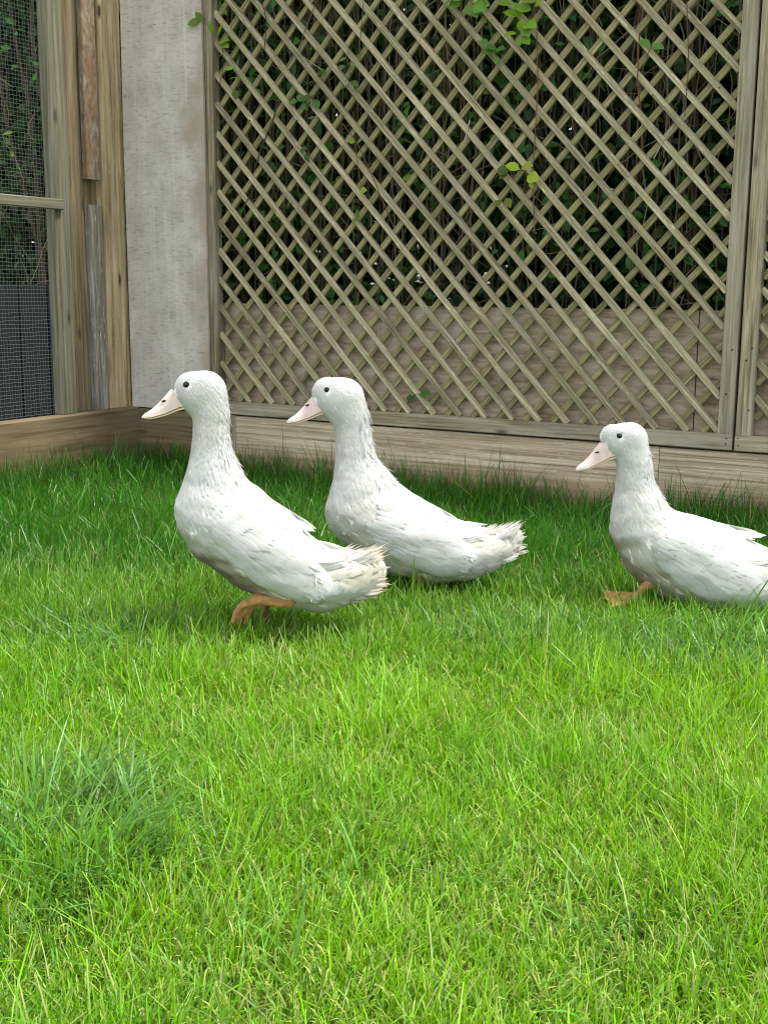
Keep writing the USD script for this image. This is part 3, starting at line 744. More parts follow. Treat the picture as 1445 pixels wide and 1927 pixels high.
parts = [fine_grass(85000, 0.72, 1.6, 2, 1.0), fine_grass(95000, 1.6, 2.6, 2, 1.15), fine_grass(76000, 2.6, 4.75, 2, 1.45),
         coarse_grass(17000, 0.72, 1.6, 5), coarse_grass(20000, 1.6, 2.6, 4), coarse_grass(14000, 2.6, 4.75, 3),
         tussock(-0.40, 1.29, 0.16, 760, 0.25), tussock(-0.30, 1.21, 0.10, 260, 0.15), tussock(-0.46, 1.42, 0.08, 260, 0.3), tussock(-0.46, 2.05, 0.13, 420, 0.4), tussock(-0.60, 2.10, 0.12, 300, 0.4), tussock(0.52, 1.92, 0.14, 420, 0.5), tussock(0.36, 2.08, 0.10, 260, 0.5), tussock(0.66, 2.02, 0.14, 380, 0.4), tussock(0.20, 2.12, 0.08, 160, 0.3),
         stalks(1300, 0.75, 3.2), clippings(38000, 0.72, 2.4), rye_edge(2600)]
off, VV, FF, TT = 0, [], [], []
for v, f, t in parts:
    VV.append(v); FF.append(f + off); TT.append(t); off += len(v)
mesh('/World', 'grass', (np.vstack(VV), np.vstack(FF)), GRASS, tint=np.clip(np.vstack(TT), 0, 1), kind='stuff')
tag(stage.GetPrimAtPath('/World/grass'), 'bright green lawn grass, short and yellowish in front, longer by the fence', 'grass')

# ------------------------------------------------------------------ ducks
PLUME = usdkit.material(stage, '/World/Looks/white_plumage', {
    'a': ('attribute', {'attribute': 'tint'}),
    'tc': ('texture_coordinate', {}), 'no': ('noise_texture', {'scale': 420.0, 'detail': 3.0, 'roughness': 0.6}),
    'bp': ('bump', {'strength': 0.25, 'distance': 0.001}),
    'bs': ('principled_bsdf', {'roughness': 0.75, 'specular_ior_level': 0.15, 'sheen_weight': 0.15, 'sheen_roughness': 0.5}),
    'tr': ('translucent_bsdf', {}), 'mx': ('mix_closure', {'fac': 0.42})},
    [('a.color', 'bs.base_color'), ('a.color', 'tr.color'), ('tc.object', 'no.vector'), ('no.fac', 'bp.height'), ('bp.normal', 'bs.normal'),
     ('bs.BSDF', 'mx.closure1'), ('tr.BSDF', 'mx.closure2')], surface='mx.closure')
BODY = usdkit.material(stage, '/World/Looks/white_down', {
    'a': ('attribute', {'attribute': 'tint'}), 'bs': ('principled_bsdf', {'roughness': 0.85, 'specular_ior_level': 0.1})},
    [('a.color', 'bs.base_color')], surface='bs.BSDF')
BILL = plain('pink_bill', (0.62, 0.42, 0.36), 0.40, 0.4, bump=0.12, noise=(60, (0.62, 0.49, 0.455), (0.74, 0.62, 0.575)))
BILL_EDGE = plain('cream_bill_edge', (0.70, 0.54, 0.42), 0.45, 0.35)
DARK = plain('dark_nostril', (0.05, 0.02, 0.02), 0.6)
EYE_M = plain('dark_eye', (0.004, 0.004, 0.006), 0.22, 0.4)
LEG = plain('ochre_leg_skin', (0.42, 0.21, 0.06), 0.55, 0.35, bump=0.6, noise=(90, (0.22, 0.11, 0.04), (0.50, 0.28, 0.10)))
MUD = plain('muddy_leg_skin', (0.14, 0.09, 0.05), 0.75, 0.2, bump=0.6, noise=(80, (0.08, 0.055, 0.03), (0.24, 0.14, 0.07)))

# lateral width factor and feather length / width / lift for each ball of the body chain
LAT = np.array([0.70, 0.74, 0.86, 0.90, 0.92, 0.92, 0.92, 0.98, 0.98, 1.0, 1.05, 1.1, 1.1, 1.1, 1.1])
FLEN = np.array([0.007, 0.008, 0.009, 0.009, 0.010, 0.012, 0.015, 0.019, 0.023, 0.028, 0.030, 0.032, 0.034, 0.034, 0.030])
FLIFT = np.array([0.015, 0.02, 0.02, 0.02, 0.02, 0.02, 0.02, 0.015, 0.018, 0.02, 0.025, 0.035, 0.05, 0.06, 0.06])


class Bird:
    def __init__(self, chain, cheek, seed):
        c = np.array(chain)
        self.c = np.stack([c[:, 0], 0 * c[:, 0], c[:, 1]], -1)
        self.r = c[:, 2] * np.array([0.97, 0.97, 0.93, 0.91, 0.90, 0.90, 0.92, 0.96, 0.975, 0.975, 0.975, 0.975, 0.975, 0.975, 0.975])
        ax = self.c[11] - self.c[7]
        self.ax = ax / np.linalg.norm(ax)
        self.up = np.array([-self.ax[2], 0, self.ax[0]])
        self.wc = 0.55 * self.c[9] + 0.45 * self.c[10] + self.up * 0.12 * self.r[9]
        self.seed = seed
        self.cheek = cheek
        lo = (self.c - self.r[:, None]).min(0) - 0.03
        hi = (self.c + self.r[:, None]).max(0) + 0.03
        self.lo = np.array([lo[0], -0.14, lo[2]]); self.hi = np.array([hi[0], 0.14, hi[2]])

    def sdf(self, p, lump=True):
        p = np.asarray(p, float)
        acc = np.zeros(p.shape[:-1])
        K = 55.0
        for i in range(len(self.c) - 1):
            a, b = self.c[i], self.c[i + 1]
            ab = b - a
            t = np.clip(((p[..., [0, 2]] - a[[0, 2]]) @ ab[[0, 2]]) / (ab @ ab), 0, 1)
            lat = LAT[i] + (LAT[i + 1] - LAT[i]) * t
            r = self.r[i] + (self.r[i + 1] - self.r[i]) * t
            d = np.sqrt((p[..., 0] - a[0] - ab[0] * t) ** 2 + (p[..., 2] - a[2] - ab[2] * t) ** 2 + (p[..., 1] / lat) ** 2) - r
            acc = acc + np.exp(-K * 3 * d)
        for x, z, r in self.cheek:
            d = np.sqrt((p[..., 0] - x) ** 2 + (p[..., 2] - z) ** 2 + (p[..., 1] / 0.85) ** 2) - r
            acc = acc + np.exp(-K * 3 * d)
        q = p - self.wc                                   # folded wings, proud of the flanks
        e = np.stack([q @ self.ax / 0.118, q @ self.up / (0.60 * self.r[9]), (np.abs(p[..., 1]) - 0.80 * self.r[9]) / 0.026], -1)
        k0 = np.linalg.norm(e, axis=-1)
        k1 = np.linalg.norm(e / np.array([0.118, 0.60 * self.r[9], 0.026]), axis=-1)
        acc = acc + np.exp(-K * 3 * np.clip(k0 * (k0 - 1) / (k1 + 1e-9), -0.05, 1))
        d = -np.log(acc + 1e-30) / (K * 3) + 0.004
        if lump:
            w = smoothstep(0.36, 0.22, p[..., 2])
            d = d - (0.0010 + 0.0020 * w) * (meshkit.noise(p * np.array([30, 38, 46.0]) + 7, self.seed) - 0.5) * 1.6
        return d

    def grad(self, p):
        e = 0.0015
        g = np.stack([self.sdf(p + e * np.eye(3)[k]) - self.sdf(p - e * np.eye(3)[k]) for k in range(3)], -1)
        return g / (np.linalg.norm(g, axis=-1, keepdims=True) + 1e-9)

    def project(self, p, off=0.0, it=2):
        for _ in range(it):
            n = self.grad(p)
            p = p - n * (self.sdf(p) - off)[..., None]
        return p, n

    def chainpos(self, p):
        """soft position along the chain: index (float) and flow direction"""
        best, idx, fl = np.full(p.shape[:-1], 1e9), np.zeros(p.shape[:-1]), np.zeros(p.shape)
        wsum = np.zeros(p.shape[:-1]); tsum = np.zeros(p.shape[:-1])
        for i in range(len(self.c) - 1):
            a, b = self.c[i], self.c[i + 1]
            ab = b - a
            t = np.clip(((p[..., [0, 2]] - a[[0, 2]]) @ ab[[0, 2]]) / (ab @ ab), 0, 1)
            r = self.r[i] + (self.r[i + 1] - self.r[i]) * t
            q = a + ab * t[..., None]
            d = np.sqrt(((p - q) ** 2).sum(-1)) - r
            w = np.exp(-d * 260)
            wsum += w; tsum += w * (i + t)
            ln = np.linalg.norm(ab)
            fl += np.exp(-d * 70)[..., None] * (ab / ln)
        return tsum / wsum, fl / (np.linalg.norm(fl, axis=-1, keepdims=True) + 1e-9)

    def surface(self, h):
        """naive surface nets"""
        n = np.ceil((self.hi - self.lo) / h).astype(int) + 1
        ax = [self.lo[k] + h * np.arange(n[k]) for k in range(3)]
        G = np.stack(np.meshgrid(*ax, indexing='ij'), -1)
        D = self.sdf(G)
        S = D < 0
        corners = [(i, j, k) for i in (0, 1) for j in (0, 1) for k in (0, 1)]
        sl = lambda A, c: A[c[0]:A.shape[0] - 1 + c[0], c[1]:A.shape[1] - 1 + c[1], c[2]:A.shape[2] - 1 + c[2]]
        cnt = sum(sl(S, c).astype(int) for c in corners)
        act = (cnt > 0) & (cnt < 8)
        num = np.zeros(act.sum()); P = np.zeros((act.sum(), 3))
        I = np.argwhere(act)
        for c1 in corners:
            for k in range(3):
                if c1[k] == 0:
                    c2 = tuple(c1[m] + (m == k) for m in range(3))
                    d1, d2 = D[tuple((I + c1).T)], D[tuple((I + c2).T)]
                    x = (d1 < 0) != (d2 < 0)
                    t = np.where(x, d1 / np.where(x, d1 - d2, 1), 0)
                    pt = I + np.array(c1) + t[:, None] * np.eye(3)[k]
                    P += np.where(x[:, None], pt, 0); num += x
        V = self.lo + h * P / num[:, None]
        ID = np.full(act.shape, -1); ID[act] = np.arange(len(I))
        Q = []
        for k in range(3):
            a, b = [(1, 2), (2, 0), (0, 1)][k]
            sA = [slice(1, -1)] * 3; sA[k] = slice(0, D.shape[k] - 1)
            sB = [slice(1, -1)] * 3; sB[k] = slice(1, D.shape[k])
            s1, s2 = S[tuple(sA)], S[tuple(sB)]
            E = np.argwhere(s1 != s2)
            off = np.array([1, 1, 1]); off[k] = 0
            base = E + off
            ea, eb = np.eye(3, dtype=int)[a], np.eye(3, dtype=int)[b]
            q = np.stack([ID[tuple((base + o).T)] for o in (-ea - eb, -eb, 0 * ea, -ea)], -1)
            fl = s1[tuple(E.T)]
            q[~fl] = q[~fl][:, ::-1]
            Q.append(q)
        Q = np.vstack(Q)
        V, _ = self.project(V)
        return V, np.vstack([Q[:, [0, 1, 2]], Q[:, [0, 2, 3]]])


WHITE = np.array([0.735, 0.738, 0.728])


def stain(bird, p, n, amt, tailwarm):
    """mud on the breast and belly, yellowed tail"""
    no = meshkit.fbm(p * 38, 3, bird.seed + 1)
    down = n @ np.array([-0.55, 0, -0.83])
    m = smoothstep(0.40, 0.92, down + 0.4 * (no - 0.5)) * smoothstep(0.24, 0.15, p[..., 2] + 0.05 * (no - 0.5)) * smoothstep(0.12, 0.02, p[..., 0])
    m = np.clip(m * amt, 0, 0.85)[..., None]
    c = WHITE * (1 - m) + np.array([0.20, 0.125, 0.055]) * m
    cream = (smoothstep(0.30, 0.08, p[..., 2]) * 0.55 + 0.4 * tailwarm * smoothstep(0.18, 0.29, p[..., 0]))[..., None] * np.clip(no * 1.6 - 0.25, 0, 1)[..., None]
    return c * (1 - cream) + c * np.array([0.95, 0.87, 0.68]) * cream


def feather_cards(bird, p, flow, n, length, width, lift, o0, segs=4, droop=0.0):
    """rounded overlapping vanes following the body; p is the root, flow the way they lie"""
    N = len(p)
    cols = np.array([-1.0, -0.5, 0.0, 0.5, 1.0]) if segs > 3 else np.array([-1.0, 0.0, 1.0])
    s = np.linspace(0, 1, segs + 1)
    wp = np.interp(s, [0, 0.3, 0.7, 0.9, 1.0], [0.55, 0.95, 1.0, 0.72, 0.18])
    q = p.copy(); d = flow.copy()
    V, NN = [], []
    for k in range(segs + 1):
        if k:
            q = q + d * (length / segs)[:, None]
            q, n = bird.project(q, 0.0, 1)
            d = d - n * (d * n).sum(-1, keepdims=True)
            d /= np.linalg.norm(d, axis=-1, keepdims=True) + 1e-9
        side = np.cross(n, d)
        h = o0 + lift * length * s[k]
        for cx in cols:
            nv = n + 0.22 * cx * side + 0.10 * d * (s[k] - 0.4)
            NN.append(nv / np.linalg.norm(nv, axis=-1, keepdims=True))
            V.append(q + n * (h - 0.10 * width * cx * cx)[:, None] + side * (cx * width / 2 * wp[k])[:, None] - d * (0.12 * length * (cx * cx) * (s[k] > 0.6))[:, None])
    V = np.stack(V, 1)
    m, c = V.shape[1], len(cols)
    fs = []
    for k in range(segs):
        for j in range(c - 1):
            a = k * c + j
            fs += [(a, a + c + 1, a + 1), (a, a + c, a + c + 1)]
    Fq = np.array(fs)[None] + (np.arange(N) * m)[:, None, None]
    return V.reshape(-1, 3), Fq.reshape(-1, 3), np.stack(NN, 1).reshape(-1, 3), m


def free_quills(root, tipdir, length, width, curve, nrm, segs=5):
    """long stiff feathers that leave the body (tail, primaries)"""
    N = len(root)
    d, sd, n = frames(tipdir, nrm)
    s = np.linspace(0, 1, segs + 1)
    wp = np.interp(s, [0, 0.25, 0.6, 0.85, 1.0], [0.6, 0.95, 1.0, 0.6, 0.05])
    V = []
    for k in range(segs + 1):
        c = root + d * (length * s[k])[:, None] + n * (curve * s[k] ** 2)[:, None]
        for cx in (-1, 0, 1):
            V.append(c + sd * (cx * width / 2 * wp[k])[:, None] - n * (0.10 * width * abs(cx))[:, None])
    V = np.stack(V, 1)
    m = V.shape[1]
    fs = []
    for k in range(segs):
        for j in range(2):
            a = k * 3 + j
            fs += [(a, a + 4, a + 1), (a, a + 3, a + 4)]
    Fq = np.array(fs)[None] + (np.arange(N) * m)[:, None, None]
    return V.reshape(-1, 3), Fq.reshape(-1, 3), np.tile(np.repeat(s, 3), N)


def hull_chain(chains, sides=14):
    """tapered limbs: hulls of neighbouring balls (x, y, z, r)"""
    solids = []
    for ch in chains:
        if ch[0] == 'web':
            solids.append(m3.Manifold.batch_hull([m3.Manifold.sphere(r, sides).translate((x, y, z)) for x, y, z, r in ch[1:]]))
            continue
        balls = [m3.Manifold.sphere(r, sides).translate((x, y, z)) for x, y, z, r in ch]
        solids += [m3.Manifold.batch_hull([a, b]) for a, b in zip(balls[:-1], balls[1:])]
    return m3.Manifold.batch_boolean(solids, m3.OpType.Add)


def web_foot(ax, ay, az, heading, flat=1.0, sz=1.0):
    """three toes with webs and a hind toe; ankle at ax, ay, az; returns chains for hull_chain and webs as extra hulls"""
    hd_ = np.array([math.cos(heading), math.sin(heading)])
    tips = []
    chains = []
    for an, ln in ((-0.42, 0.058), (0.0, 0.066), (0.42, 0.056)):
        c, s = math.cos(an), math.sin(an)
        v = np.array([hd_[0] * c - hd_[1] * s, hd_[0] * s + hd_[1] * c]) * ln * sz
        mid = (ax + v[0] * 0.5, ay + v[1] * 0.5, az * 0.55 + 0.002, 0.0055 * sz)
        tip = (ax + v[0], ay + v[1], az * 0.15 + 0.004, 0.0035 * sz)
        chains.append([(ax, ay, az, 0.0085 * sz), mid, tip])
        tips.append(tip)
    for a, b in ((0, 1), (1, 2)):
        ta, tb = tips[a], tips[b]
        chains.append(['web', (ax, ay, az * 0.9, 0.003), (ta[0], ta[1], ta[2], 0.0016), (tb[0], tb[1], tb[2], 0.0016)])
    chains.append([(ax, ay, az, 0.006), (ax - hd_[0] * 0.018, ay - hd_[1] * 0.018, az * 0.5 + 0.003, 0.0035)])
    return chains


BT = np.array([(-0.0971, 0.4711), (-0.1095, 0.4565), (-0.1220, 0.4432), (-0.1341, 0.4325), (-0.1450, 0.4262), (-0.1503, 0.4205)])      # first duck's bill: top line,
BM = np.array([(-0.0803, 0.4395), (-0.1055, 0.4279), (-0.1299, 0.4204), (-0.1496, 0.4176)])      # mouth line,
BL = np.array([(-0.0822, 0.4326), (-0.1039, 0.4234), (-0.1283, 0.4168), (-0.1440, 0.4152)])      # lower edge


def bill_loft(top, bot, widths, flat):
    t = np.linspace(0, 1, 13)
    arc = lambda P: np.concatenate([[0], np.cumsum(np.linalg.norm(np.diff(P, axis=0), axis=1))]) / np.linalg.norm(np.diff(P, axis=0), axis=1).sum()
    T = np.stack([np.interp(t, arc(top), top[:, 0]), np.interp(t, arc(top), top[:, 1])], -1)
    B = np.stack([np.interp(t, arc(bot), bot[:, 0]), np.interp(t, arc(bot), bot[:, 1])], -1)
    W = np.interp(t, [0, 0.25, 0.55, 0.8, 0.93, 1.0], widths)
    a = np.linspace(0, math.pi, 13)
    V = []
    for i in range(len(t)):
        for x in a:
            up = math.sin(x) ** flat
            c = B[i] * (1 - up) + T[i] * up
            V.append((c[0], W[i] * math.cos(x), c[1]))
    V = np.array(V); m = len(a)
    Fc = []
    for i in range(len(t) - 1):
        for j in range(m):
            p, q = i * m + j, i * m + (j + 1) % m
            Fc += [(p, q, p + m), (q, q + m, p + m)]
    e = (len(t) - 1) * m
    for j in range(1, m - 1):
        Fc += [(0, j + 1, j), (e, e + j, e + j + 1)]
    return V, np.array(Fc)


def make_duck(label, loc, yaw, chain, cheek, bt0, tip, eye, eye_r, nos, seed, mud, tailwarm, legs, ruff, tips):
    r = np.random.default_rng(seed)
    par, base = thing('duck', loc, label, 'duck')
    if yaw:
        UsdGeom.Xformable(stage.GetPrimAtPath(par)).AddRotateZOp().Set(yaw)
    bird = Bird(chain, cheek, seed)
    V, Fc = bird.surface(0.005)
    n = bird.grad(V)
    mesh(par, 'body', (V, Fc), BODY, smooth=True, tint=stain(bird, V, n, mud, tailwarm))

    # contour feathers, sampled over the skin
    tri = V[Fc]
    area = np.linalg.norm(np.cross(tri[:, 1] - tri[:, 0], tri[:, 2] - tri[:, 0]), axis=1) / 2
    cen = tri.mean(1)
    idx, _ = bird.chainpos(cen)
    fl = np.interp(idx, np.arange(15), FLEN)
    prob = area / (fl * fl * np.interp(idx, [0, 4, 8], [0.36, 0.40, 0.52]) * 0.20)
    cnt = r.poisson(prob)
    sel = np.repeat(np.arange(len(Fc)), cnt)
    w = r.dirichlet((1, 1, 1), len(sel))
    p = (tri[sel] * w[..., None]).sum(1)
    p, nn = bird.project(p, 0.0, 1)
    idx, flow = bird.chainpos(p)
    flow = flow + r.normal(0, 0.13, flow.shape)
    flow -= nn * (flow * nn).sum(-1, keepdims=True)
    ok = np.linalg.norm(flow, axis=1) > 0.42
    # keep the face clear where the bill leaves the head
    bc = np.array([bt0[0] - 0.002, 0, (bt0[1] + tip[1]) / 2])
    ok &= ~((p[:, 0] < bt0[0] + 0.012) & (p[:, 2] < bt0[1] + 0.004) & (np.abs(p[:, 1]) < 0.02))
    ok &= np.linalg.norm(p[:, [0, 2]] - np.array(eye), axis=1) > eye_r * 1.25
    p, nn, idx, flow = p[ok], nn[ok], idx[ok], flow[ok]
    flow /= np.linalg.norm(flow, axis=1, keepdims=True)
    ln = np.interp(idx, np.arange(15), FLEN) * r.uniform(0.75, 1.3, len(p))
    lift = np.interp(idx, np.arange(15), FLIFT) * r.uniform(0.5, 1.6, len(p))
    back = (nn[:, 0] > 0.35) & (idx > 1.2) & (idx < 6.2)                       # fluffed nape
    lift = np.where(back, lift + 0.6 * ruff * r.uniform(0.0, 1.06, len(p)) ** 14 * np.interp(idx, [1, 2, 5, 6.2], [0.4, 1, 1, 0.5]), lift)
    ln = np.where(back, ln * (1 + 0.6 * ruff), ln)
    wd = ln * np.interp(idx, [0, 4, 8, 14], [0.34, 0.36, 0.58, 0.45]) * np.where(back, 0.42, 1.0)
    v, f, s, m = feather_cards(bird, p, flow, nn, ln, wd, lift, 0.0003 + r.uniform(0, 0.0009, len(p)), segs=3)
    t = stain(bird, v, s, mud, tailwarm) * np.repeat(r.uniform(0.95, 1.04, (len(p), 1)), m, 0)
    mesh(par, 'plumage', (v, f), PLUME, smooth=True, tint=np.clip(t, 0, 0.88), kind='stuff', normals=s)

    # folded wings: rows of coverts, secondaries and primaries laid back over the flanks
    c = bird.c
    ax = c[11] - c[7]; axl = np.linalg.norm(ax); ax = ax / axl
    upv = np.array([-ax[2], 0, ax[0]])
    for side in (-1, 1):
        rows = []
        for k, (s0, h0, h1, cnt_, ln0) in enumerate(((0.90, -0.26, 0.46, 11, 0.080), (0.74, -0.38, 0.60, 15, 0.074), (0.58, -0.44, 0.72, 18, 0.064), (0.44, -0.46, 0.78, 20, 0.055), (0.30, -0.44, 0.80, 22, 0.046), (0.17, -0.38, 0.80, 22, 0.038), (0.04, -0.26, 0.78, 20, 0.032))):
            hh = np.linspace(h0, h1, cnt_) + r.normal(0, 0.03, cnt_)
            ss = s0 + 0.05 * np.cos(hh * 2) + r.normal(0, 0.03, cnt_)
            i_f = np.interp(ss, [0, 1], [7.3, 11.0])
            cc = np.stack([np.interp(i_f, np.arange(15), c[:, q]) for q in range(3)], -1)
            rr = np.interp(i_f, np.arange(15), bird.r)
            pt = cc + upv * (hh * rr)[:, None]
            pt[:, 1] = side * rr * 1.1
            rows.append((pt, np.full(cnt_, ln0), np.full(cnt_, 0.0020 + 0.0002 * k)))
        pt = np.vstack([a for a, _, _ in rows]); ln = np.concatenate([a for _, a, _ in rows]) * r.uniform(0.75, 1.25, len(pt)); o0 = np.concatenate([a for _, _, a in rows])
        pt, n_ = bird.project(pt, 0.0, 3)
        d_ = np.repeat((ax * 1.0 + upv * -0.02)[None], len(pt), 0) + r.normal(0, 0.05, (len(pt), 3))
        d_ -= n_ * (d_ * n_).sum(-1, keepdims=True); d_ /= np.linalg.norm(d_, axis=1, keepdims=True)
        v, f, s, m = feather_cards(bird, pt, d_, n_, ln, ln * 0.36, np.full(len(pt), 0.014) * r.uniform(0.5, 1.7, len(pt)), o0, segs=5)
        t = np.repeat((WHITE * 1.02)[None] * r.uniform(0.95, 1.05, (len(pt), 1)), m, 0)
        mesh(par, 'wing', (v, f), PLUME, smooth=True, tint=np.clip(t, 0, 0.9), normals=s)
        # wing tip quills lying over the rump
        k = 7
        root = c[10] + upv * (bird.r[10] * np.linspace(0.05, 0.62, k))[:, None]
        root[:, 1] = side * bird.r[10] * 1.0
        root, n_ = bird.project(root, -0.003, 3)
        tgt = c[12] + upv * (bird.r[12] * np.linspace(0.55, 1.05, k))[:, None]
        tgt[:, 1] = side * bird.r[12] * 0.75
        d_ = tgt - root
        v, f, s = free_quills(root, d_, r.uniform(0.075, 0.10, k), np.full(k, 0.017), r.uniform(-0.004, 0.006, k), n_)
        mesh(par, 'wing_tip', (v, f), PLUME, smooth=True, tint=np.repeat(np.repeat((WHITE * 1.03)[None], k, 0), len(v) // k, 0), normals=None)

    # pointed scapulars and tertials ending above the back
    for side in (-1, 1):
        k = 6
        tip_ = np.array([tips[1][0], 0, tips[1][1]]); rt = np.array([tips[0][0], 0, tips[0][1]])
        root = rt[None] + np.stack([np.linspace(-0.02, 0.03, k), np.full(k, side * 0.030), -np.linspace(0, 0.012, k)], -1)
        root, n_ = bird.project(root, 0.001, 3)
        tgt = tip_[None] + np.stack([np.linspace(-0.012, 0.004, k), side * np.linspace(0.030, 0.012, k), np.linspace(-0.010, 0.0, k)], -1)
        v, f, s = free_quills(root, tgt - root, np.linalg.norm(tgt - root, axis=1) * r.uniform(0.72, 1.0, k), np.full(k, 0.013), np.full(k, 0.001), n_ + np.array([0, side * 0.9, 0]))
        mesh(par, 'scapulars', (v, f), PLUME, smooth=True, tint=np.repeat(WHITE[None] * 1.03, len(v), 0))

    # tail fan
    N = 520
    a = r.uniform(-1, 1, N); bz = r.uniform(-1, 1, N)
    e, e0 = c[13], c[11]
    dirt = (e - e0); dirt /= np.linalg.norm(dirt)
    root = e[None] - dirt * r.uniform(-0.008, 0.075, (N, 1))
    rr = bird.r[13]
    root = root + np.stack([0 * a, a * rr * 0.85, bz * rr * 0.92], -1)
    d_ = dirt[None] * 1.0 + np.stack([0 * a, a * 0.16, bz * 0.20 + (0.22 if seed == 2 else 0.10)], -1) + r.normal(0, 0.045, (N, 3))
    v, f, s = free_quills(root, d_, r.uniform(0.036, 0.060, N) * (1 - 0.15 * np.abs(a)), r.uniform(0.0045, 0.0085, N), r.uniform(-0.004, 0.004, N), np.stack([0 * a, a * 1.2, 0.35 + 0.5 * np.abs(bz)], -1))
    t = WHITE[None] * (1 - s[:, None] ** 3 * tailwarm * 0.8) + np.array([0.60, 0.46, 0.22]) * (s[:, None] ** 3 * tailwarm * 0.8)
    mesh(par, 'tail', (v, f), PLUME, smooth=True, tint=t)

    # bill, fitted to this head
    a0, a1 = BT[0], BT[-1]
    b0, b1 = np.array(bt0), np.array(tip)
    z = complex(*(b1 - b0)) / complex(*(a1 - a0))

    def fit(P):
        q = [(complex(*(x - a0)) * z) for x in P]
        return np.array([[w_.real + b0[0], w_.imag + b0[1]] for w_ in q])
    sc = abs(z)
    back_ = np.array([0.014, 0.004])
    up, mid, low = fit(BT), fit(BM), fit(BL)
    upx = np.vstack([up[:1] + back_ * [1, -1.5], up]); midx = np.vstack([mid[:1] + back_, mid]); lowx = np.vstack([low[:1] + back_, low])
    v, f = bill_loft(upx, midx, np.array([0.0150, 0.0135, 0.0128, 0.0150, 0.0125, 0.0060]) * sc, 0.75)
    mesh(par, 'upper_bill', (v, f), BILL, smooth=40)
    v, f = bill_loft(midx * [1, 1] + [0.0, 0.0006], lowx, np.array([0.0140, 0.0128, 0.0118, 0.0138, 0.0100, 0.0020]) * sc, 0.8)
    mesh(par, 'lower_bill', (v, f), BILL_EDGE, smooth=40)
    for side in (-1, 1):
        q = np.array([nos[0], side * 0.0098 * sc, nos[1]])
        sp = hull_chain([[(q[0] + 0.0030, q[1], q[2] + 0.0008, 0.0020), (q[0] - 0.0022, q[1] * 0.97, q[2] - 0.0004, 0.0014)]], 10)
        mesh(f'{par}/upper_bill', 'nostril', sp, DARK, smooth=True)
        # eye, half sunk in the head
        ys = np.linspace(0.0, 0.06, 200) * side
        dd = bird.sdf(np.stack([np.full(200, eye[0]), ys, np.full(200, eye[1])], -1))
        ye = ys[np.argmax(dd > 0)] - side * eye_r * 0.35
        sp = m3.Manifold.sphere(eye_r, 28).scale((1, 0.8, 0.92)).translate((eye[0], ye, eye[1]))
        mesh(par, 'eye', sp, EYE_M, smooth=True)
    for nm, ch, mat in legs:
        sm = hull_chain(ch).refine_to_length(0.004)
        import trimesh
        mm = sm.to_mesh()
        tm = trimesh.Trimesh(mm.vert_properties[:, :3], mm.tri_verts)
        trimesh.smoothing.filter_taubin(tm, iterations=8)
        mesh(par, nm, tm, mat, smooth=True)
    return par


# first duck: near leg lifted and folded, far leg on the ground
X1 = -0.289
lift_leg = [[(0.140, -0.045, 0.118, 0.012), (0.1287, -0.050, 0.1005, 0.0102), (0.1163, -0.053, 0.0885, 0.0102), (0.084, -0.053, 0.0925, 0.0100), (0.060, -0.052, 0.096, 0.0108)],
            [(0.060, -0.052, 0.096, 0.0102), (0.0361, -0.058, 0.0879, 0.0068), (0.022, -0.060, 0.0719, 0.0056), (0.0156, -0.059, 0.0540, 0.0042)],
            [(0.058, -0.052, 0.094, 0.0102), (0.0402, -0.047, 0.080, 0.0074), (0.029, -0.045, 0.064, 0.0066), (0.025, -0.046, 0.0480, 0.0040)],
            [(0.058, -0.052, 0.093, 0.0090), (0.046, -0.034, 0.074, 0.0066), (0.038, -0.030, 0.056, 0.0045), (0.036, -0.032, 0.044, 0.0035)],
            ['web', (0.052, -0.050, 0.088, 0.004), (0.029, -0.044, 0.060, 0.0018), (0.038, -0.031, 0.053, 0.0018), (0.052, -0.048, 0.086, 0.004)],
            [(0.062, -0.050, 0.090, 0.006), (0.0610, -0.046, 0.079, 0.0042)]]
stand1 = [[(0.080, 0.035, 0.13, 0.016), (0.072, 0.035, 0.085, 0.0085), (0.064, 0.034, 0.045, 0.0080), (0.058, 0.034, 0.018, 0.0085)]] + web_foot(0.058, 0.034, 0.016, math.pi)
make_duck('white duck in front at left with one leg lifted and muddy breast', (X1, 2.13, 0), 0,
          [(-0.0612, 0.4714, 0.0338), (-0.0355, 0.4657, 0.04), (-0.0242, 0.4268, 0.0343), (-0.0255, 0.392, 0.0354), (-0.0255, 0.3605, 0.0383), (-0.0226, 0.3289, 0.0482), (-0.0204, 0.297, 0.0602), (-0.0276, 0.2507, 0.0696), (0.0001, 0.2276, 0.0866), (0.0594, 0.1812, 0.0859), (0.1192, 0.1381, 0.0727), (0.1724, 0.1190, 0.0600), (0.2114, 0.1240, 0.0505), (0.2434, 0.1289, 0.0430), (0.2640, 0.1380, 0.0310)],
          [(-0.0547, 0.4525, 0.0276)], (-0.0971, 0.4711), (-0.1503, 0.4217), (-0.0651, 0.4807), 0.0066, (-0.1094, 0.4504), 1, 1.0, 0.8,
          [('raised_leg', lift_leg, LEG), ('leg', stand1, MUD)], 0.35, ((0.095, 0.262), (0.160, 0.213)))

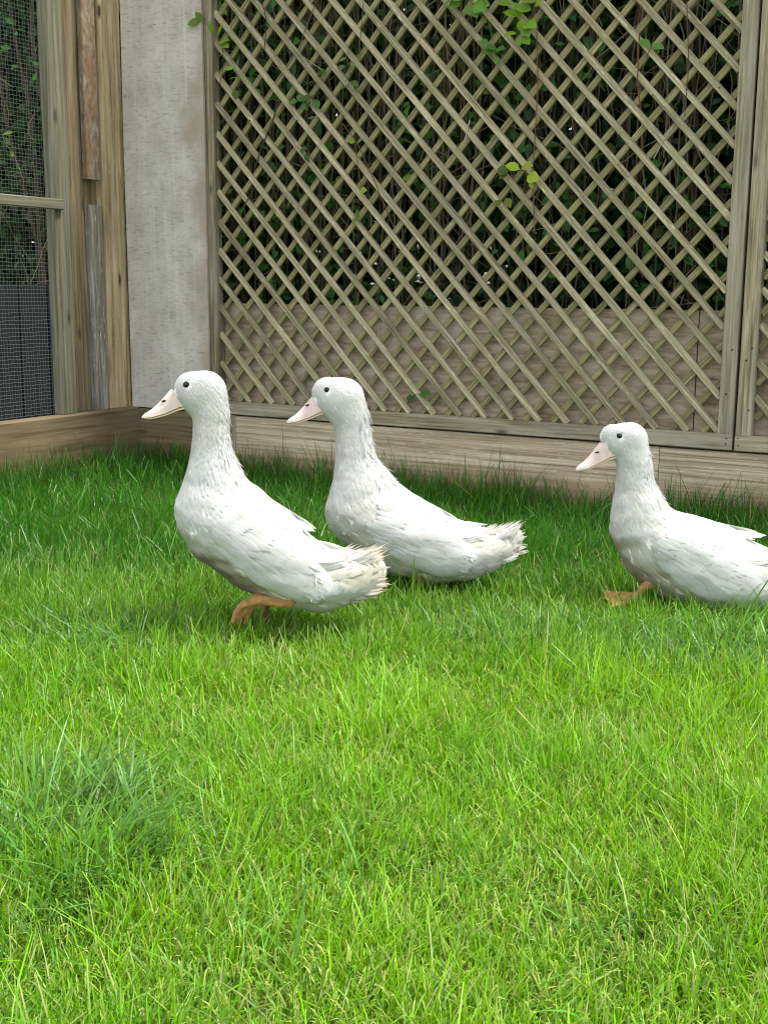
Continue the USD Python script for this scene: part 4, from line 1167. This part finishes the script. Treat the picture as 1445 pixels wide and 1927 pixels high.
stand2 = lambda y: [[(0.085, y, 0.07, 0.014), (0.088, y, 0.045, 0.009), (0.086, y, 0.018, 0.0085)]] + web_foot(0.086, y, 0.016, math.pi)
make_duck('white duck in the middle, clean breast, low in the grass behind the first', (-0.010, 2.46, 0), 0,
          [(-0.1107, 0.4383, 0.0352), (-0.08, 0.4232, 0.0491), (-0.0608, 0.3849, 0.0404), (-0.0549, 0.3463, 0.0397), (-0.0517, 0.3113, 0.0445), (-0.047, 0.2722, 0.0535), (-0.0352, 0.2369, 0.0712), (-0.0389, 0.1894, 0.0773), (0.0003, 0.1698, 0.0879), (0.0632, 0.1304, 0.0882), (0.1224, 0.1067, 0.0746), (0.1775, 0.1015, 0.0640), (0.2204, 0.1030, 0.0490), (0.2594, 0.1150, 0.0350), (0.2850, 0.1320, 0.0230)],
          [(-0.1011, 0.4211, 0.0307)], (-0.1425, 0.4304), (-0.1947, 0.3781), (-0.1095, 0.4459), 0.0066, (-0.1522, 0.4127), 2, 0.15, 0.4,
          [('leg', stand2(-0.04), MUD), ('leg', stand2(0.04), MUD)], 0.45, ((0.100, 0.205), (0.172, 0.163)))

step3 = [[(0.0, -0.030, 0.085, 0.014), (-0.0306, -0.036, 0.0676, 0.0085), (-0.0416, -0.040, 0.0508, 0.0075)],
         [(-0.0416, -0.040, 0.0508, 0.0070), (-0.074, -0.030, 0.053, 0.0042), (-0.108, -0.022, 0.0545, 0.0030)],
         [(-0.0416, -0.040, 0.0500, 0.0070), (-0.078, -0.043, 0.047, 0.0042), (-0.112, -0.046, 0.0470, 0.0030)],
         [(-0.0416, -0.040, 0.0490, 0.0070), (-0.070, -0.058, 0.040, 0.0042), (-0.098, -0.070, 0.0370, 0.0030)],
         ['web', (-0.045, -0.040, 0.050, 0.003), (-0.104, -0.023, 0.0535, 0.0016), (-0.106, -0.046, 0.047, 0.0016)],
         ['web', (-0.045, -0.040, 0.050, 0.003), (-0.106, -0.046, 0.047, 0.0016), (-0.094, -0.068, 0.038, 0.0016)],
         [(-0.0416, -0.040, 0.0500, 0.005), (-0.028, -0.046, 0.036, 0.0035)]]
make_duck('white duck at the right edge stretching one foot forward, tail out of frame', (0.551, 2.33, 0), 0,
          [(-0.0992, 0.3669, 0.0278), (-0.0639, 0.3598, 0.0354), (-0.0532, 0.3186, 0.0358), (-0.0503, 0.2889, 0.037), (-0.0476, 0.2621, 0.0418), (-0.0417, 0.2322, 0.0517), (-0.0376, 0.2082, 0.0607), (-0.0306, 0.1841, 0.0667), (0.0009, 0.148, 0.0788), (0.0527, 0.120, 0.0925), (0.1135, 0.098, 0.0945), (0.1713, 0.0801, 0.0797), (0.2255, 0.0764, 0.0640), (0.2696, 0.0869, 0.0430), (0.2950, 0.0960, 0.0310)],
          [(-0.0852, 0.3479, 0.0269)], (-0.1236, 0.3558), (-0.169, 0.3014), (-0.088, 0.3702), 0.0062, (-0.1301, 0.3357), 3, 0.6, 0.3,
          [('stepping_leg', step3, LEG), ('leg', stand2(0.045), MUD)], 0.30, ((0.125, 0.196), (0.213, 0.171)))
